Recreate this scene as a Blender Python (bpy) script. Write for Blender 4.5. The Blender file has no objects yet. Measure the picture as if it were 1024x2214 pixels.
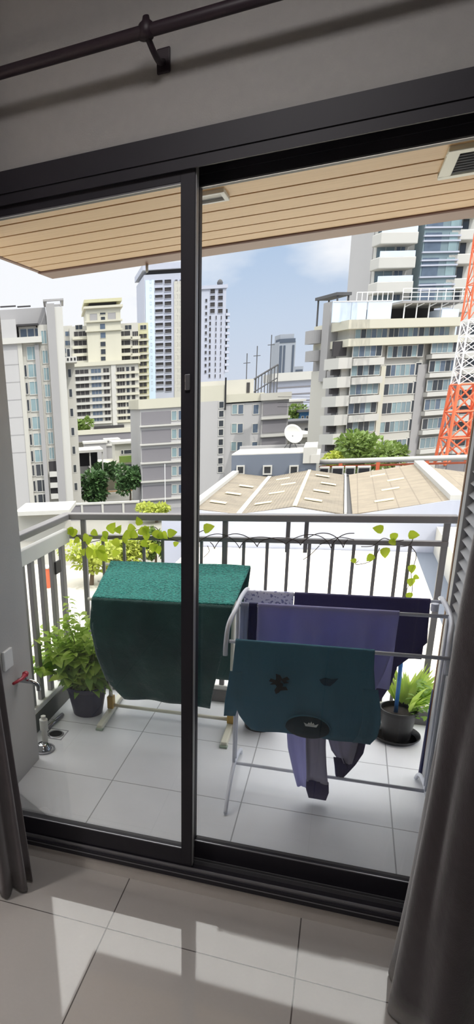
import bpy, bmesh, math, random
from mathutils import Vector, Matrix, noise
random.seed(7)
sc = bpy.context.scene
COL = sc.collection
PI = math.pi
W_, H_ = 1024.0, 2214.0

# ------------------------------------------------------------------ camera
F_, PX_, PY_ = 1376.4, 163.04, 1384.06
CAM = Vector((.4306, -1.8054, 1.6435))
RX_, RY_, RZ_ = -.3496, .0614, .4097
ROT = Matrix.Rotation(RZ_, 3, 'Z') @ Matrix.Rotation(RX_, 3, 'X') @ Matrix.Rotation(RY_, 3, 'Y')
cd = bpy.data.cameras.new('camera'); cam = bpy.data.objects.new('camera', cd); COL.objects.link(cam)
cd.sensor_fit = 'VERTICAL'; cd.sensor_height = 36; cd.sensor_width = 36
cd.lens = F_ / H_ * 36
cd.shift_x = (W_/2 - PX_) / H_
cd.shift_y = (PY_ - H_/2) / H_
cd.clip_start = .05; cd.clip_end = 5000
cam.matrix_world = Matrix.Translation(CAM) @ (ROT @ Matrix.Rotation(PI/2, 3, 'X')).to_4x4()
sc.camera = cam

def ray(px, py):
    return ROT @ Vector(((px-PX_)/F_, 1, -(py-PY_)/F_))
def at(px, py, y=None, z=None, x=None):
    r = ray(px, py)
    if y is not None: t = (y-CAM.y)/r.y
    elif z is not None: t = (z-CAM.z)/r.z
    else: t = (x-CAM.x)/r.x
    return CAM + r*t

# ------------------------------------------------------------------ materials
def lin(c):
    return tuple(((v/255)/12.92 if v/255 <= .04045 else ((v/255+.055)/1.055)**2.4) for v in c)
class NT:
    def __init__(s, name):
        s.m = bpy.data.materials.new(name); s.m.use_nodes = True
        s.t = s.m.node_tree; s.n = s.t.nodes; s.n.clear()
        s.out = s.n.new('ShaderNodeOutputMaterial')
    def node(s, typ, ins=None, **kw):
        n = s.n.new(typ)
        for k, v in kw.items(): setattr(n, k, v)
        for k, v in (ins or {}).items():
            if hasattr(v, 'is_linked') or isinstance(v, bpy.types.NodeSocket): s.t.links.new(v, n.inputs[k])
            else: n.inputs[k].default_value = v
        return n
    def math(s, op, a, b=0.0, c=None):
        n = s.n.new('ShaderNodeMath'); n.operation = op
        for i, v in enumerate((a, b) + ((c,) if c is not None else ())):
            if isinstance(v, bpy.types.NodeSocket): s.t.links.new(v, n.inputs[i])
            else: n.inputs[i].default_value = v
        return n.outputs[0]
    def mix(s, f, a, b):
        n = s.n.new('ShaderNodeMix'); n.data_type = 'RGBA'
        for i, v in ((0, f), (6, a), (7, b)):
            if isinstance(v, bpy.types.NodeSocket): s.t.links.new(v, n.inputs[i])
            elif i == 0: n.inputs[0].default_value = v
            else: n.inputs[i].default_value = (*v, 1) if len(v) == 3 else v
        return n.outputs[2]
    def coord(s): return s.node('ShaderNodeTexCoord').outputs['Object']
    def noise(s, scale, detail=3, vec=None, rough=.5):
        n = s.node('ShaderNodeTexNoise', {'Scale': scale, 'Detail': detail, 'Roughness': rough})
        s.t.links.new(vec if vec is not None else s.coord(), n.inputs['Vector']); return n.outputs['Fac']
    def stretch(s, sx, sy, sz):
        n = s.node('ShaderNodeMapping'); n.inputs['Scale'].default_value = (sx, sy, sz)
        s.t.links.new(s.coord(), n.inputs['Vector']); return n.outputs[0]
    def bsdf(s, color, rough=.6, **kw):
        b = s.n.new('ShaderNodeBsdfPrincipled')
        if isinstance(color, bpy.types.NodeSocket): s.t.links.new(color, b.inputs['Base Color'])
        else: b.inputs['Base Color'].default_value = (*color, 1)
        b.inputs['Roughness'].default_value = rough
        for k, v in kw.items():
            k = k.replace('_', ' ')
            if isinstance(v, bpy.types.NodeSocket): s.t.links.new(v, b.inputs[k])
            else: b.inputs[k].default_value = v
        s.t.links.new(b.outputs[0], s.out.inputs[0]); s.b = b; return b
    def bump(s, h, strength=.3, dist=.01):
        n = s.node('ShaderNodeBump', {'Strength': strength, 'Distance': dist, 'Height': h})
        s.t.links.new(n.outputs[0], s.b.inputs['Normal'])

def vary(s, c, amt, scale, vec=None):
    c = lin(c); f = s.noise(scale, 4, vec)
    lo = tuple(v*(1-amt) for v in c); hi = tuple(min(1, v*(1+amt)) for v in c)
    return s.mix(f, lo, hi)
def simple(name, c, rough=.6, amt=.08, scale=8, bump=0, bscale=60, **kw):
    s = NT(name); s.bsdf(vary(s, c, amt, scale), rough, **kw)
    if bump: s.bump(s.noise(bscale, 4), bump, .004)
    return s.m
def tiles(name, c, gc, x0, y0, px, py, w, rough, amt=.08, spec=.5, coat=0):
    s = NT(name); sep = s.node('ShaderNodeSeparateXYZ', {0: s.coord()})
    def g(o, o0, p):
        f = s.math('FRACT', s.math('DIVIDE', s.math('SUBTRACT', o, o0), p))
        d = s.math('ABSOLUTE', s.math('SUBTRACT', f, .5))
        return s.math('GREATER_THAN', d, .5 - w/p/2)
    gr = s.math('MAXIMUM', g(sep.outputs[0], x0, px), g(sep.outputs[1], y0, py))
    base = vary(s, c, amt, 5)
    f2 = s.noise(90, 2)
    base2 = s.mix(s.math('MULTIPLY', f2, .12), base, tuple(v*.6 for v in lin(c)))
    col = s.mix(gr, base2, lin(gc))
    s.bsdf(col, rough, Specular_IOR_Level=spec, Coat_Weight=coat, Coat_Roughness=.03, Coat_IOR=1.75)
    s.bump(s.math('SUBTRACT', 1.0, gr), .25, .003)
    return s.m
def glassmat(name, tint=(1, 1, 1), refl=1.0):
    s = NT(name)
    fr = s.node('ShaderNodeFresnel', {'IOR': 1.45})
    tr = s.node('ShaderNodeBsdfTransparent', {'Color': (*tint, 1)})
    gl = s.node('ShaderNodeBsdfGlossy', {'Color': (1, 1, 1, 1), 'Roughness': .0})
    mx = s.node('ShaderNodeMixShader', {0: s.math('MULTIPLY', fr.outputs[0], refl), 1: tr.outputs[0], 2: gl.outputs[0]})
    s.t.links.new(mx.outputs[0], s.out.inputs[0]); return s.m
def fabric(name, c, amt=.12, scale=9, weave=900, bump=.25, rough=.9, sheen=.2, trans=0, crease=11):
    s = NT(name); col = vary(s, c, amt, scale)
    s.bsdf(col, rough, Sheen_Weight=sheen, Specular_IOR_Level=.2)
    s.bump(s.math('ADD', s.math('MULTIPLY', s.noise(weave, 2), .12), s.noise(crease, 4, s.stretch(1.6, 1, .7))), bump, .03)
    if trans:
        t = s.node('ShaderNodeBsdfTranslucent', {'Color': (*lin(c), 1)})
        m = s.node('ShaderNodeMixShader', {0: trans, 1: s.b.outputs[0], 2: t.outputs[0]})
        s.t.links.new(m.outputs[0], s.out.inputs[0])
    return s.m
def leafmat(name, c1, c2, scale=9, trans=.5):
    s = NT(name); col = s.mix(s.noise(scale, 2), lin(c1), lin(c2))
    s.bsdf(col, .45, Specular_IOR_Level=.35)
    t = s.node('ShaderNodeBsdfTranslucent'); s.t.links.new(col, t.inputs[0])
    m = s.node('ShaderNodeMixShader', {0: trans, 1: s.b.outputs[0], 2: t.outputs[0]})
    s.t.links.new(m.outputs[0], s.out.inputs[0]); return s.m

M = {}
M['paint'] = simple('grey_wall_paint', (166, 164, 162), .9, .06, 40, .25, 260)
M['ceil'] = simple('ceiling_paint', (180, 176, 174), .9, .04, 20, .2, 200)
M['darkframe'] = simple('dark_aluminium', (34, 31, 40), .55, .1, 20)
M['silver'] = simple('bare_aluminium', (150, 150, 155), .3, .05, 30, Metallic=.7)
M['floor_in'] = tiles('polished_porcelain', (196, 192, 188), (92, 88, 86), -.195, -.253, .6, .6, .004, .05, .06, .9, 1.0)
M['floor_out'] = tiles('matt_grey_tile', (224, 226, 231), (150, 152, 157), .1123, .647, .6, .5, .005, .38, .10, .4)
M['glass'] = glassmat('door_glass', (.97, .98, .98), .8)
M['concrete'] = simple('painted_concrete', (188, 186, 184), .8, .08, 6, .15, 120)
M['conc_white'] = simple('white_kerb_paint', (222, 221, 216), .7, .06, 12)
M['soffit'] = None
s = NT('tan_soffit_board'); vec = s.stretch(1.5, 30, 30)
s.bsdf(s.mix(s.noise(3, 5, vec), lin((206, 160, 106)), lin((232, 190, 134))), .5)
M['soffit'] = s.m
M['groove'] = simple('soffit_groove', (84, 58, 34), .8, .1, 20)
M['fascia'] = simple('brown_fascia', (126, 86, 62), .5, .15, 12)
M['rail'] = simple('grey_rail_paint', (132, 129, 129), .45, .06, 20)
M['whitemetal'] = simple('white_powder_coat', (216, 219, 230), .35, .04, 20)
M['cream'] = simple('cream_plastic', (222, 220, 202), .4, .05, 20)
M['yellow'] = simple('aged_yellow_plastic', (196, 158, 70), .5, .1, 20)
M['louver'] = simple('louver_grey', (176, 176, 178), .45, .06, 20)
M['dark'] = simple('dark_cavity', (22, 22, 24), .9, .1, 10)
M['brownwood'] = simple('brown_jamb', (128, 86, 46), .5, .2, 14)
M['curtain'] = fabric('grey_curtain', (104, 98, 100), .2, 14, 700, .35, .95, .4, crease=7)
M['curtain2'] = fabric('plum_curtain', (42, 25, 33), .25, 14, 700, .35, .6, 1.0, crease=7)
M['rod'] = simple('dark_plum_rod', (40, 26, 36), .5, .1, 20)
M['lampwhite'] = simple('lamp_white', (235, 232, 224), .5, .02, 20)
# terry towel
s = NT('green_terry'); v = s.node('ShaderNodeTexVoronoi', {'Scale': 80.0}); s.t.links.new(s.coord(), v.inputs['Vector'])
f = s.math('MULTIPLY_ADD', s.math('SUBTRACT', s.noise(95, 2), .5), 2.2, .5)
s.bsdf(s.mix(f, lin((6, 92, 90)), lin((70, 178, 166))), 1.0, Sheen_Weight=.2, Specular_IOR_Level=.1)
s.bump(s.math('ADD', v.outputs['Distance'], s.noise(190, 2)), 1.0, .012); M['terry'] = s.m
s = NT('green_towel_shaded'); s.bsdf(s.mix(s.noise(5, 4), lin((22, 44, 52)), lin((56, 98, 92))), .95, Sheen_Weight=.3, Specular_IOR_Level=.1)
s.bump(s.math('ADD', s.math('MULTIPLY', s.noise(240, 2), .1), s.noise(7, 4)), .8, .04); M['towelshade'] = s.m  # darker towel copy: backlit shade on the falls put into the colour
M['teal'] = fabric('teal_jersey', (84, 142, 168), .16, 6, 900, .7, trans=.28)
M['tealdark'] = fabric('dark_teal_rib', (22, 50, 62), .1, 20)
M['lav'] = fabric('lavender_cotton', (208, 207, 240), .08, 7, 900, .6, trans=.55)
M['lavgrey'] = fabric('grey_lavender_cotton', (190, 187, 204), .08, 7, 900, .6, trans=.35)
M['palecloth'] = fabric('pale_blue_cotton', (196, 202, 224), .06, 8, 900, .5, trans=.45)
M['navy'] = fabric('navy_cloth', (34, 36, 84), .15, 8)
M['blackcloth'] = fabric('charcoal_cloth', (66, 62, 104), .15, 8, 900, .6)
s = NT('floral_cotton'); n1 = s.noise(85, 3)
s.bsdf(s.mix(s.math('GREATER_THAN', n1, .56), lin((228, 231, 248)), lin((140, 144, 186))), .9); M['floral'] = s.m
M['print'] = simple('black_print', (14, 22, 28), .8, .1, 30)
M['printblue'] = simple('faded_print', (22, 58, 78), .8, .1, 30)
M['label'] = simple('white_label', (226, 232, 230), .7, .02, 30)
M['navypot'] = simple('navy_plastic', (28, 34, 64), .45, .15, 20)
M['blackpot'] = simple('black_plastic', (11, 11, 13), .4, .15, 20)
M['soil'] = simple('potting_soil', (44, 38, 36), .95, .4, 60, .8, 90)
M['leaf'] = leafmat('fresh_leaf', (146, 188, 70), (222, 236, 132), 14, .6)
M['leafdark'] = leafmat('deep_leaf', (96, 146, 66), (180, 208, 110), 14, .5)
M['vineleaf'] = leafmat('golden_vine_leaf', (158, 190, 40), (214, 224, 76), 12, .6)
M['stem'] = simple('green_stem', (98, 108, 60), .7, .2, 30)
M['vinestem'] = simple('dry_vine_stem', (74, 62, 58), .8, .2, 40)
M['bluepole'] = simple('blue_plastic', (44, 112, 178), .4, .06, 20)
M['navystick'] = simple('navy_stick', (36, 42, 92), .4, .06, 20)
M['chrome'] = simple('chrome', (190, 192, 196), .15, .03, 20, Metallic=.9)
M['red'] = simple('red_lever', (176, 40, 60), .4, .06, 20)
M['plate'] = simple('white_plate', (236, 236, 236), .4, .02, 20)
# city
def bmat(name, c, amt=.05, scale=.25, rough=.8):
    c = tuple(v*.83 for v in c); s = NT(name); v = s.stretch(1, 1, .35)
    s.bsdf(vary(s, c, amt, scale, v), rough, Specular_IOR_Level=.2); return s.m
M['bwhite'] = bmat('white_render', (222, 220, 214))
M['bgrey'] = bmat('grey_render', (182, 180, 180))
M['bwarm'] = bmat('warm_white_render', (216, 213, 204))
M['bcream'] = bmat('cream_render', (226, 222, 204))
M['bcool'] = bmat('cool_white_render', (206, 210, 226))
M['byellow'] = bmat('pale_yellow_render', (222, 218, 180))
M['blgrey'] = bmat('light_grey_render', (206, 204, 204))
M['bslate'] = bmat('slate_blue_render', (126, 134, 148))
M['bpanel'] = bmat('grey_wall_panel', (150, 147, 152))
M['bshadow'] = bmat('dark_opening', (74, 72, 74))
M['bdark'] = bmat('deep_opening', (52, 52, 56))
M['wteal'] = simple('teal_window_glass', (128, 148, 152), .15, .3, .5)
M['wblue'] = simple('blue_grey_window_glass', (84, 96, 112), .15, .4, .8)
M['wdark'] = simple('dark_window_glass', (52, 56, 62), .15, .3, .6)
M['wgreen'] = simple('green_window_glass', (112, 128, 134), .12, .35, .35)
M['railglass'] = simple('frosted_balustrade', (196, 208, 224), .3, .1, .3)
M['asbestos'] = None
s = NT('weathered_sheet_roof'); sep = s.node('ShaderNodeSeparateXYZ', {0: s.coord()})
wv = s.math('SINE', s.math('MULTIPLY', sep.outputs[1], 2*PI/.9)); wv2 = s.math('SINE', s.math('MULTIPLY', sep.outputs[0], 2*PI/.3))
stain = s.noise(.5, 6, None, .65)
c1 = s.mix(stain, lin((88, 82, 74)), lin((150, 140, 122)))
s.bsdf(s.mix(s.math('MULTIPLY', s.math('ADD', wv, 1.0), .12), c1, lin((88, 80, 72))), .9)
s.bump(wv2, .5, .05); M['asbestos'] = s.m
s = NT('weathered_panel_roof'); sep = s.node('ShaderNodeSeparateXYZ', {0: s.coord()})
gx = s.math('GREATER_THAN', s.math('FRACT', s.math('DIVIDE', sep.outputs[0], 1.5)), .94)
gy = s.math('GREATER_THAN', s.math('FRACT', s.math('DIVIDE', sep.outputs[1], 2.4)), .95)
stain = s.noise(.6, 6, None, .6)
c1 = s.mix(stain, lin((108, 100, 88)), lin((148, 137, 119)))
s.bsdf(s.mix(s.math('MULTIPLY', s.math('MAXIMUM', gx, gy), .55), c1, lin((96, 86, 76))), .9); M['panelroof'] = s.m
s = NT('cream_flat_roof'); v = s.stretch(.15, 3, 1)
s.bsdf(s.mix(s.noise(1.2, 5, v), lin((232, 222, 198)), lin((246, 240, 224))), .85); M['creamroof'] = s.m
M['skylight'] = simple('translucent_strip', (226, 212, 176), .5, .06, 1)
M['road'] = bmat('asphalt', (142, 142, 146), .12, .15)
M['lot'] = bmat('pale_concrete_lot', (222, 216, 204), .06, .2)
M['ground'] = bmat('city_ground', (164, 162, 154), .15, .05)
M['tree1'] = leafmat('tree_leaf_bright', (74, 104, 46), (140, 160, 82), .6, .3)
M['tree2'] = leafmat('tree_leaf_dark', (46, 82, 48), (98, 128, 76), .6, .25)
M['shrub'] = leafmat('shrub_leaf_yellow', (142, 160, 56), (206, 210, 108), .8, .4)
M['bark'] = simple('bark', (104, 88, 72), .9, .2, 3)
M['orange'] = simple('orange_red_steel', (222, 112, 74), .6, .08, .5)
M['wsteel'] = simple('white_steel', (228, 228, 228), .5, .05, .5)
M['rust'] = simple('rust_red_steel', (196, 96, 62), .6, .1, .8)
M['tile'] = bmat('terracotta', (196, 160, 120))
M['bluesheet'] = bmat('blue_awning', (72, 122, 168))
M['darkroof'] = bmat('dark_sheet_roof', (104, 104, 106))
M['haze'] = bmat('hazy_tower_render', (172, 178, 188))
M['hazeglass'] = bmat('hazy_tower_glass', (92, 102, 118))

# ------------------------------------------------------------------ mesh helpers
class MB:
    def __init__(s): s.bm = bmesh.new()
    def box(s, x0, x1, y0, y1, z0, z1, mat4=None):
        vs = [s.bm.verts.new((x, y, z)) for z in (z0, z1) for y in (y0, y1) for x in (x0, x1)]
        for f in ((0, 2, 3, 1), (4, 5, 7, 6), (0, 1, 5, 4), (2, 6, 7, 3), (0, 4, 6, 2), (1, 3, 7, 5)):
            s.bm.faces.new([vs[i] for i in f])
        if mat4 is not None:
            for v in vs: v.co = mat4 @ v.co
        return s
    def prism(s, pts, a, b):      # polygon pts (3d) extruded by vector b-a
        d = Vector(b) - Vector(a)
        v1 = [s.bm.verts.new(Vector(p)) for p in pts]; v2 = [s.bm.verts.new(Vector(p)+d) for p in pts]
        n = len(pts)
        s.bm.faces.new(v1); s.bm.faces.new(v2[::-1])
        for i in range(n): s.bm.faces.new((v1[i], v1[(i+1) % n], v2[(i+1) % n], v2[i]))
        return s
    def tube(s, pts, r, seg=10, cap=True):
        pts = [Vector(p) for p in pts]; n = len(pts)
        rs = r if isinstance(r, (list, tuple)) else [r]*n
        prev = None; rings = []
        for i, p in enumerate(pts):
            t = (pts[min(i+1, n-1)] - pts[max(i-1, 0)]).normalized()
            if prev is None:
                a = Vector((0, 0, 1)) if abs(t.z) < .9 else Vector((1, 0, 0))
                nn = t.cross(a).normalized()
            else:
                nn = (prev - t*prev.dot(t)).normalized()
            prev = nn; bb = t.cross(nn)
            rings.append([s.bm.verts.new(p + (nn*math.cos(2*PI*k/seg) + bb*math.sin(2*PI*k/seg))*rs[i]) for k in range(seg)])
        for a, b in zip(rings, rings[1:]):
            for k in range(seg):
                s.bm.faces.new((a[k], a[(k+1) % seg], b[(k+1) % seg], b[k]))
        if cap: s.bm.faces.new(rings[0][::-1]); s.bm.faces.new(rings[-1])
        return s
    def lathe(s, prof, c=(0, 0, 0), seg=28):
        rings = []
        for r, z in prof:
            if r < 1e-5: rings.append([s.bm.verts.new((c[0], c[1], c[2]+z))])
            else: rings.append([s.bm.verts.new((c[0]+r*math.cos(2*PI*k/seg), c[1]+r*math.sin(2*PI*k/seg), c[2]+z)) for k in range(seg)])
        for a, b in zip(rings, rings[1:]):
            for k in range(seg):
                k2 = (k+1) % seg
                if len(a) == 1 and len(b) == 1: continue
                if len(a) == 1: s.bm.faces.new((a[0], b[k2], b[k]))
                elif len(b) == 1: s.bm.faces.new((a[k], a[k2], b[0]))
                else: s.bm.faces.new((a[k], a[k2], b[k2], b[k]))
        return s
    def quad(s, *ps):
        s.bm.faces.new([s.bm.verts.new(Vector(p)) for p in ps]); return s
    def leaf(s, p, d, up, L, Wd, fold=.25, droop=.2, heart=False):
        d = Vector(d).normalized(); side = d.cross(Vector(up))
        if side.length < 1e-4: side = d.cross(Vector((1, 0, .3)))
        side.normalize(); up = side.cross(d).normalized()
        prof = ((0, .05), (.18, .8), (.42, 1), (.72, .62), (1, 0)) if not heart else ((0, .35), (.12, .95), (.4, 1), (.72, .6), (1, 0))
        L_, C_, R_ = [], [], []
        for t, w in prof:
            c = Vector(p) + d*(t*L) - up*(droop*L*t*t)
            h = up*(fold*Wd*w*.5)
            C_.append(s.bm.verts.new(c))
            L_.append(s.bm.verts.new(c - side*(Wd*.5*w) + h)); R_.append(s.bm.verts.new(c + side*(Wd*.5*w) + h))
        for i in range(4):
            s.bm.faces.new((L_[i], C_[i], C_[i+1], L_[i+1])); s.bm.faces.new((C_[i], R_[i], R_[i+1], C_[i+1]))
        return s
    def build(s, name, mat, parent=None, smooth=False, bevel=0, solid=0, sub=0):
        me = bpy.data.meshes.new(name)
        bmesh.ops.remove_doubles(s.bm, verts=s.bm.verts, dist=1e-6)
        bmesh.ops.recalc_face_normals(s.bm, faces=s.bm.faces)
        s.bm.to_mesh(me); s.bm.free()
        o = bpy.data.objects.new(name, me); COL.objects.link(o)
        if mat is not None: me.materials.append(mat)
        if parent is not None: o.parent = parent
        if smooth:
            for p in me.polygons: p.use_smooth = True
            if smooth == 'auto':
                md = o.modifiers.new('edges', 'EDGE_SPLIT'); md.split_angle = math.radians(40)
        if solid:
            md = o.modifiers.new('solid', 'SOLIDIFY'); md.thickness = solid; md.offset = 0
        if sub:
            md = o.modifiers.new('sub', 'SUBSURF'); md.levels = sub; md.render_levels = sub
        if bevel:
            md = o.modifiers.new('bevel', 'BEVEL'); md.width = bevel; md.segments = 2; md.limit_method = 'ANGLE'
        return o
def tag(o, label=None, cat=None, group=None, kind=None):
    if label: o['label'] = label
    if cat: o['category'] = cat
    if group: o['group'] = group
    if kind: o['kind'] = kind
    return o
def thing(name, loc, label, cat, group=None, rz=0, kind=None):
    o = bpy.data.objects.new(name, None); COL.objects.link(o); o.location = loc; o.rotation_euler = (0, 0, rz)
    o.empty_display_size = .1
    return tag(o, label, cat, group, kind)
def struct(o): o['kind'] = 'structure'; return o
def bez(p, n=8):              # smooth path through points
    p = [Vector(q) for q in p]; out = []
    for i in range(len(p)-1):
        p0, p1, p2, p3 = p[max(i-1, 0)], p[i], p[i+1], p[min(i+2, len(p)-1)]
        for k in range(n):
            t = k/n
            out.append(.5*((2*p1) + (p2-p0)*t + (2*p0-5*p1+4*p2-p3)*t*t + (3*p1-p0-3*p2+p3)*t*t*t))
    out.append(p[-1]); return out
def sub_v(v, o): return Vector(v) - Vector(o)

# ------------------------------------------------------------------ the room
ZB = -.03
struct(MB().box(-1.6, 1.9, -3.6, .0, -.15, 0).build('floor', M['floor_in']))
struct(MB().box(-1.75, 2.05, -3.75, .12, 2.75, 2.9).build('ceiling', M['ceil']))
b = MB(); b.box(-1.75, 2.05, 0, .14, 2.24, 2.75)
b.box(-1.75, -.85, 0, .14, 0, 2.24); b.box(.92, 2.05, 0, .14, 0, 2.24)
struct(b.build('wall_front', M['paint']))
struct(MB().box(-.85, .92, 0, .14, -.15, .064).build('trim_1', simple('lit_wall_paint', (212, 206, 200), .8, .05, 30), bevel=.004))  # wall paint made lighter here, room light put into the colour
struct(MB().box(-1.75, -1.6, -3.6, 0, -.15, 2.75).build('wall_left', M['paint']))
struct(MB().box(1.9, 2.05, -3.6, 0, -.15, 2.75).build('wall_right', M['paint']))
struct(MB().box(-1.75, 2.05, -3.75, -3.6, -.15, 2.75).build('wall_back', M['paint']))

# sliding glass door
d1 = bpy.data.objects.new('door_1', None); COL.objects.link(d1); d1.location = (0, 0, .064); d1['kind'] = 'structure'
z0 = .064
fr = MB(); fr.box(-.85, .92, -.012, .125, 2.19-z0, 2.24-z0); fr.box(-.85, .92, -.012, .125, 0, .03)
fr.box(-.85, -.80, -.012, .125, 0, 2.24-z0); fr.box(.87, .92, -.012, .125, 0, 2.24-z0)
for y in (-.008, .052, .112): fr.box(-.80, .87, y, y+.006, 2.165-z0, 2.19-z0)
fr.build('outer_frame', M['darkframe'], d1)
tr = MB()
for y in (-.004, .040, .054, .098): tr.box(-.80, .87, y, y+.004, .03, .046)
tr.box(-.80, .87, -.0135, -.0125, .018, .022)
tr.build('track', M['silver'], d1)
def panel(x0, x1, y0, zb_, zt, stl, st_r, name):
    y1 = y0+.036
    p = MB(); p.box(x0, x0+stl, y0, y1, zb_-z0, zt-z0); p.box(x1-st_r, x1, y0, y1, zb_-z0, zt-z0)
    p.box(x0+stl, x1-st_r, y0, y1, zb_-z0, .178-z0); p.box(x0+stl, x1-st_r, y0, y1, 2.143-z0, zt-z0)
    po = p.build(name, M['darkframe'], d1, bevel=.002)
    MB().box(x0+stl-.004, x1-st_r+.004, y0+.016, y0+.021, .174-z0, 2.147-z0).build('glass_pane', M['glass'], po)
    g = MB(); g.box(x0+stl, x1-st_r, y0-.0005, y0+.003, .178-z0, .1815-z0); g.box(x0+stl, x1-st_r, y0-.0005, y0+.003, 2.1395-z0, 2.143-z0)
    g.build('glazing_bead', M['silver'], po)
    return po
pl = panel(-.80, .034, .004, .10, 2.185, .05, .036, 'sliding_panel')
MB().box(.0335, .0355, .010, .037, .11-z0, 2.18-z0).build('lit_stile_side', simple('daylit_stile_grey', (176, 176, 178), .4, .04, 20), pl)  # pale strip paints the daylight on the dark stile's side face
lz = at(410, 826, y=0).z
MB().box(.010, .024, -.004, .006, lz-.02-z0, lz+.02-z0).build('latch', M['silver'], pl, bevel=.002)
panel(-.01, .87, .060, .10, 2.185, .042, .05, 'sliding_panel')

# curtain rod and bracket
ry, rzz = -.105, 2.403
rod = thing('curtain_rod', (0, ry, rzz), 'dark curtain rod running along the wall above the glass door', 'curtain rod')
MB().tube([(-1.45, 0, 0), (1.75, 0, 0)], .0125, 14).build('rod', M['rod'], rod, True)
for bx_ in (-.052, 1.3, -1.3):
    bk = MB().tube(bez([(bx_, 0, -.004), (bx_+.008, .03, -.026), (bx_+.01, .07, -.03), (bx_+.012, .105, -.018)]), .0065, 8)
    bk.lathe([(0, .028), (.007, .026), (.009, .018), (.0165, .012), (.0165, -.012), (0, -.014)], (bx_, 0, 0), 14)
    bo = bk.build('bracket', M['rod'], rod, True)
    MB().box(bx_-.004, bx_+.028, .097, .105, -.042, .006).build('bracket_plate', M['rod'], bo, bevel=.003)

# curtains
def curtain(name, plan, ztop, flare, mat, label, n=220, zn=26, amp=.035, freq=9):
    path = bez(plan, 24); me = MB(); grid = []
    tot = len(path)
    for j in range(zn+1):
        t = j/zn; z = ztop*(1-t) + .012*t; row = []
        for i, p in enumerate(path):
            u = i/(tot-1)
            a = amp*(.55+.45*t)*math.sin(u*freq*2*PI + .5*math.sin(3*t)) + .010*noise.noise(Vector((u*14, z*1.6, 3)))
            i0 = max(i-1, 0); i1 = min(i+1, tot-1); tg = (path[i1]-path[i0]); nn = Vector((-tg.y, tg.x, 0)).normalized()
            q = Vector((p.x, p.y, 0)) + nn*a
            q.x += flare(u, z)
            row.append(me.bm.verts.new((q.x, q.y, z)))
        grid.append(row)
    for r0, r1 in zip(grid, grid[1:]):
        for i in range(len(r0)-1): me.bm.faces.new((r0[i], r0[i+1], r1[i+1], r1[i]))
    o = me.build(name, mat, None, True, solid=.004)
    return tag(o, label, 'curtain')
curtain('curtain', [(-1.28, -.17, 0), (-1.0, -.17, 0), (-.75, -.21, 0), (-.62, -.24, 0), (-.555, -.20, 0), (-.525, -.14, 0)], 2.385,
        lambda u, z: -.055*min(z, 1.8)*max(0, u-.2)/.8, M['curtain'], 'grey curtain gathered at the left end of the glass door', amp=.022, freq=5.5)
curtain('curtain', [(.715, -.10, 0), (.69, -.15, 0), (.675, -.25, 0), (.70, -.34, 0), (.80, -.37, 0), (1.0, -.33, 0), (1.3, -.25, 0), (1.6, -.2, 0)], 2.385,
        lambda u, z: .055*(min(z, 1.8)-.3)*max(0, 1-u*2), M['curtain2'], 'dark plum curtain gathered at the right end of the glass door', amp=.016, freq=5)
# invented ceiling lamp out of view, added to brighten the room
lp = thing('added_ceiling_lamp', (.2, -1.0, 2.75), 'added fill lamp on the ceiling just inside the glass door, out of view', 'lamp')
MB().lathe([(0, 0), (.24, 0), (.24, -.04), (.21, -.045)], (0, 0, 0), 32).build('lamp_base', M['lampwhite'], lp, 'auto')
la = bpy.data.lights.new('ceiling_fill', 'AREA'); la.shape = 'DISK'; la.size = .46; la.energy = 11; la.color = (1, .96, .95)
lo = bpy.data.objects.new('fill_light', la); COL.objects.link(lo); lo.parent = lp; lo.location = (0, 0, -.06)
fl = thing('added_floor_lamp', (-1.3, -1.05, 0), 'added fill lamp with a pale drum shade, unseen in the room left of the viewer', 'lamp')  # invented standing lamp, added out of frame to lift floor and walls
MB().lathe([(0, 0), (.14, 0), (.14, .02), (.02, .03), (.012, .06), (.012, 1.5), (0, 1.5)], (0, 0, 0), 24).build('stand', M['darkframe'], fl, 'auto')
MB().lathe([(.13, 1.62), (.17, 1.34), (.172, 1.34), (.132, 1.62)], (0, 0, 0), 32).build('lamp_shade', fabric('lamp_shade_linen', (236, 230, 220), .03, 9, 500, .1, trans=.6), fl, True)
lb = bpy.data.lights.new('side_fill', 'POINT'); lb.shadow_soft_size = .07; lb.energy = 34; lb.color = (1, .95, .92)
lo = bpy.data.objects.new('fill_light', lb); COL.objects.link(lo); lo.parent = fl; lo.location = (0, 0, 1.47)

# ------------------------------------------------------------------ balcony
YR = 1.65
struct(MB().box(-1.20, 2.0, .14, 1.80, -.25, ZB).build('balcony_floor', M['floor_out']))
struct(MB().box(-1.75, -.91, .14, .728, -.25, 2.29).build('wall_balcony_left', M['concrete'], bevel=.004))
struct(MB().box(-1.20, -1.046, .728, 1.80, ZB, .105).build('kerb_left', M['conc_white'], bevel=.006))
k = MB().box(-1.046, 2.0, 1.628, 1.80, ZB, .072); struct(k.build('kerb_front', M['conc_white'], bevel=.006))
MB_ = MB().box(-1.0455, 2.0, 1.622, 1.628, ZB, .045); struct(MB_.build('baseboard_kerb_front', simple('dark_skirting', (104, 102, 102), .6)))
MB_ = MB().box(-1.046, -1.040, .9, 1.622, ZB, .075); struct(MB_.build('baseboard_kerb_left', simple('dark_skirting_side', (84, 86, 80), .6)))

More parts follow.
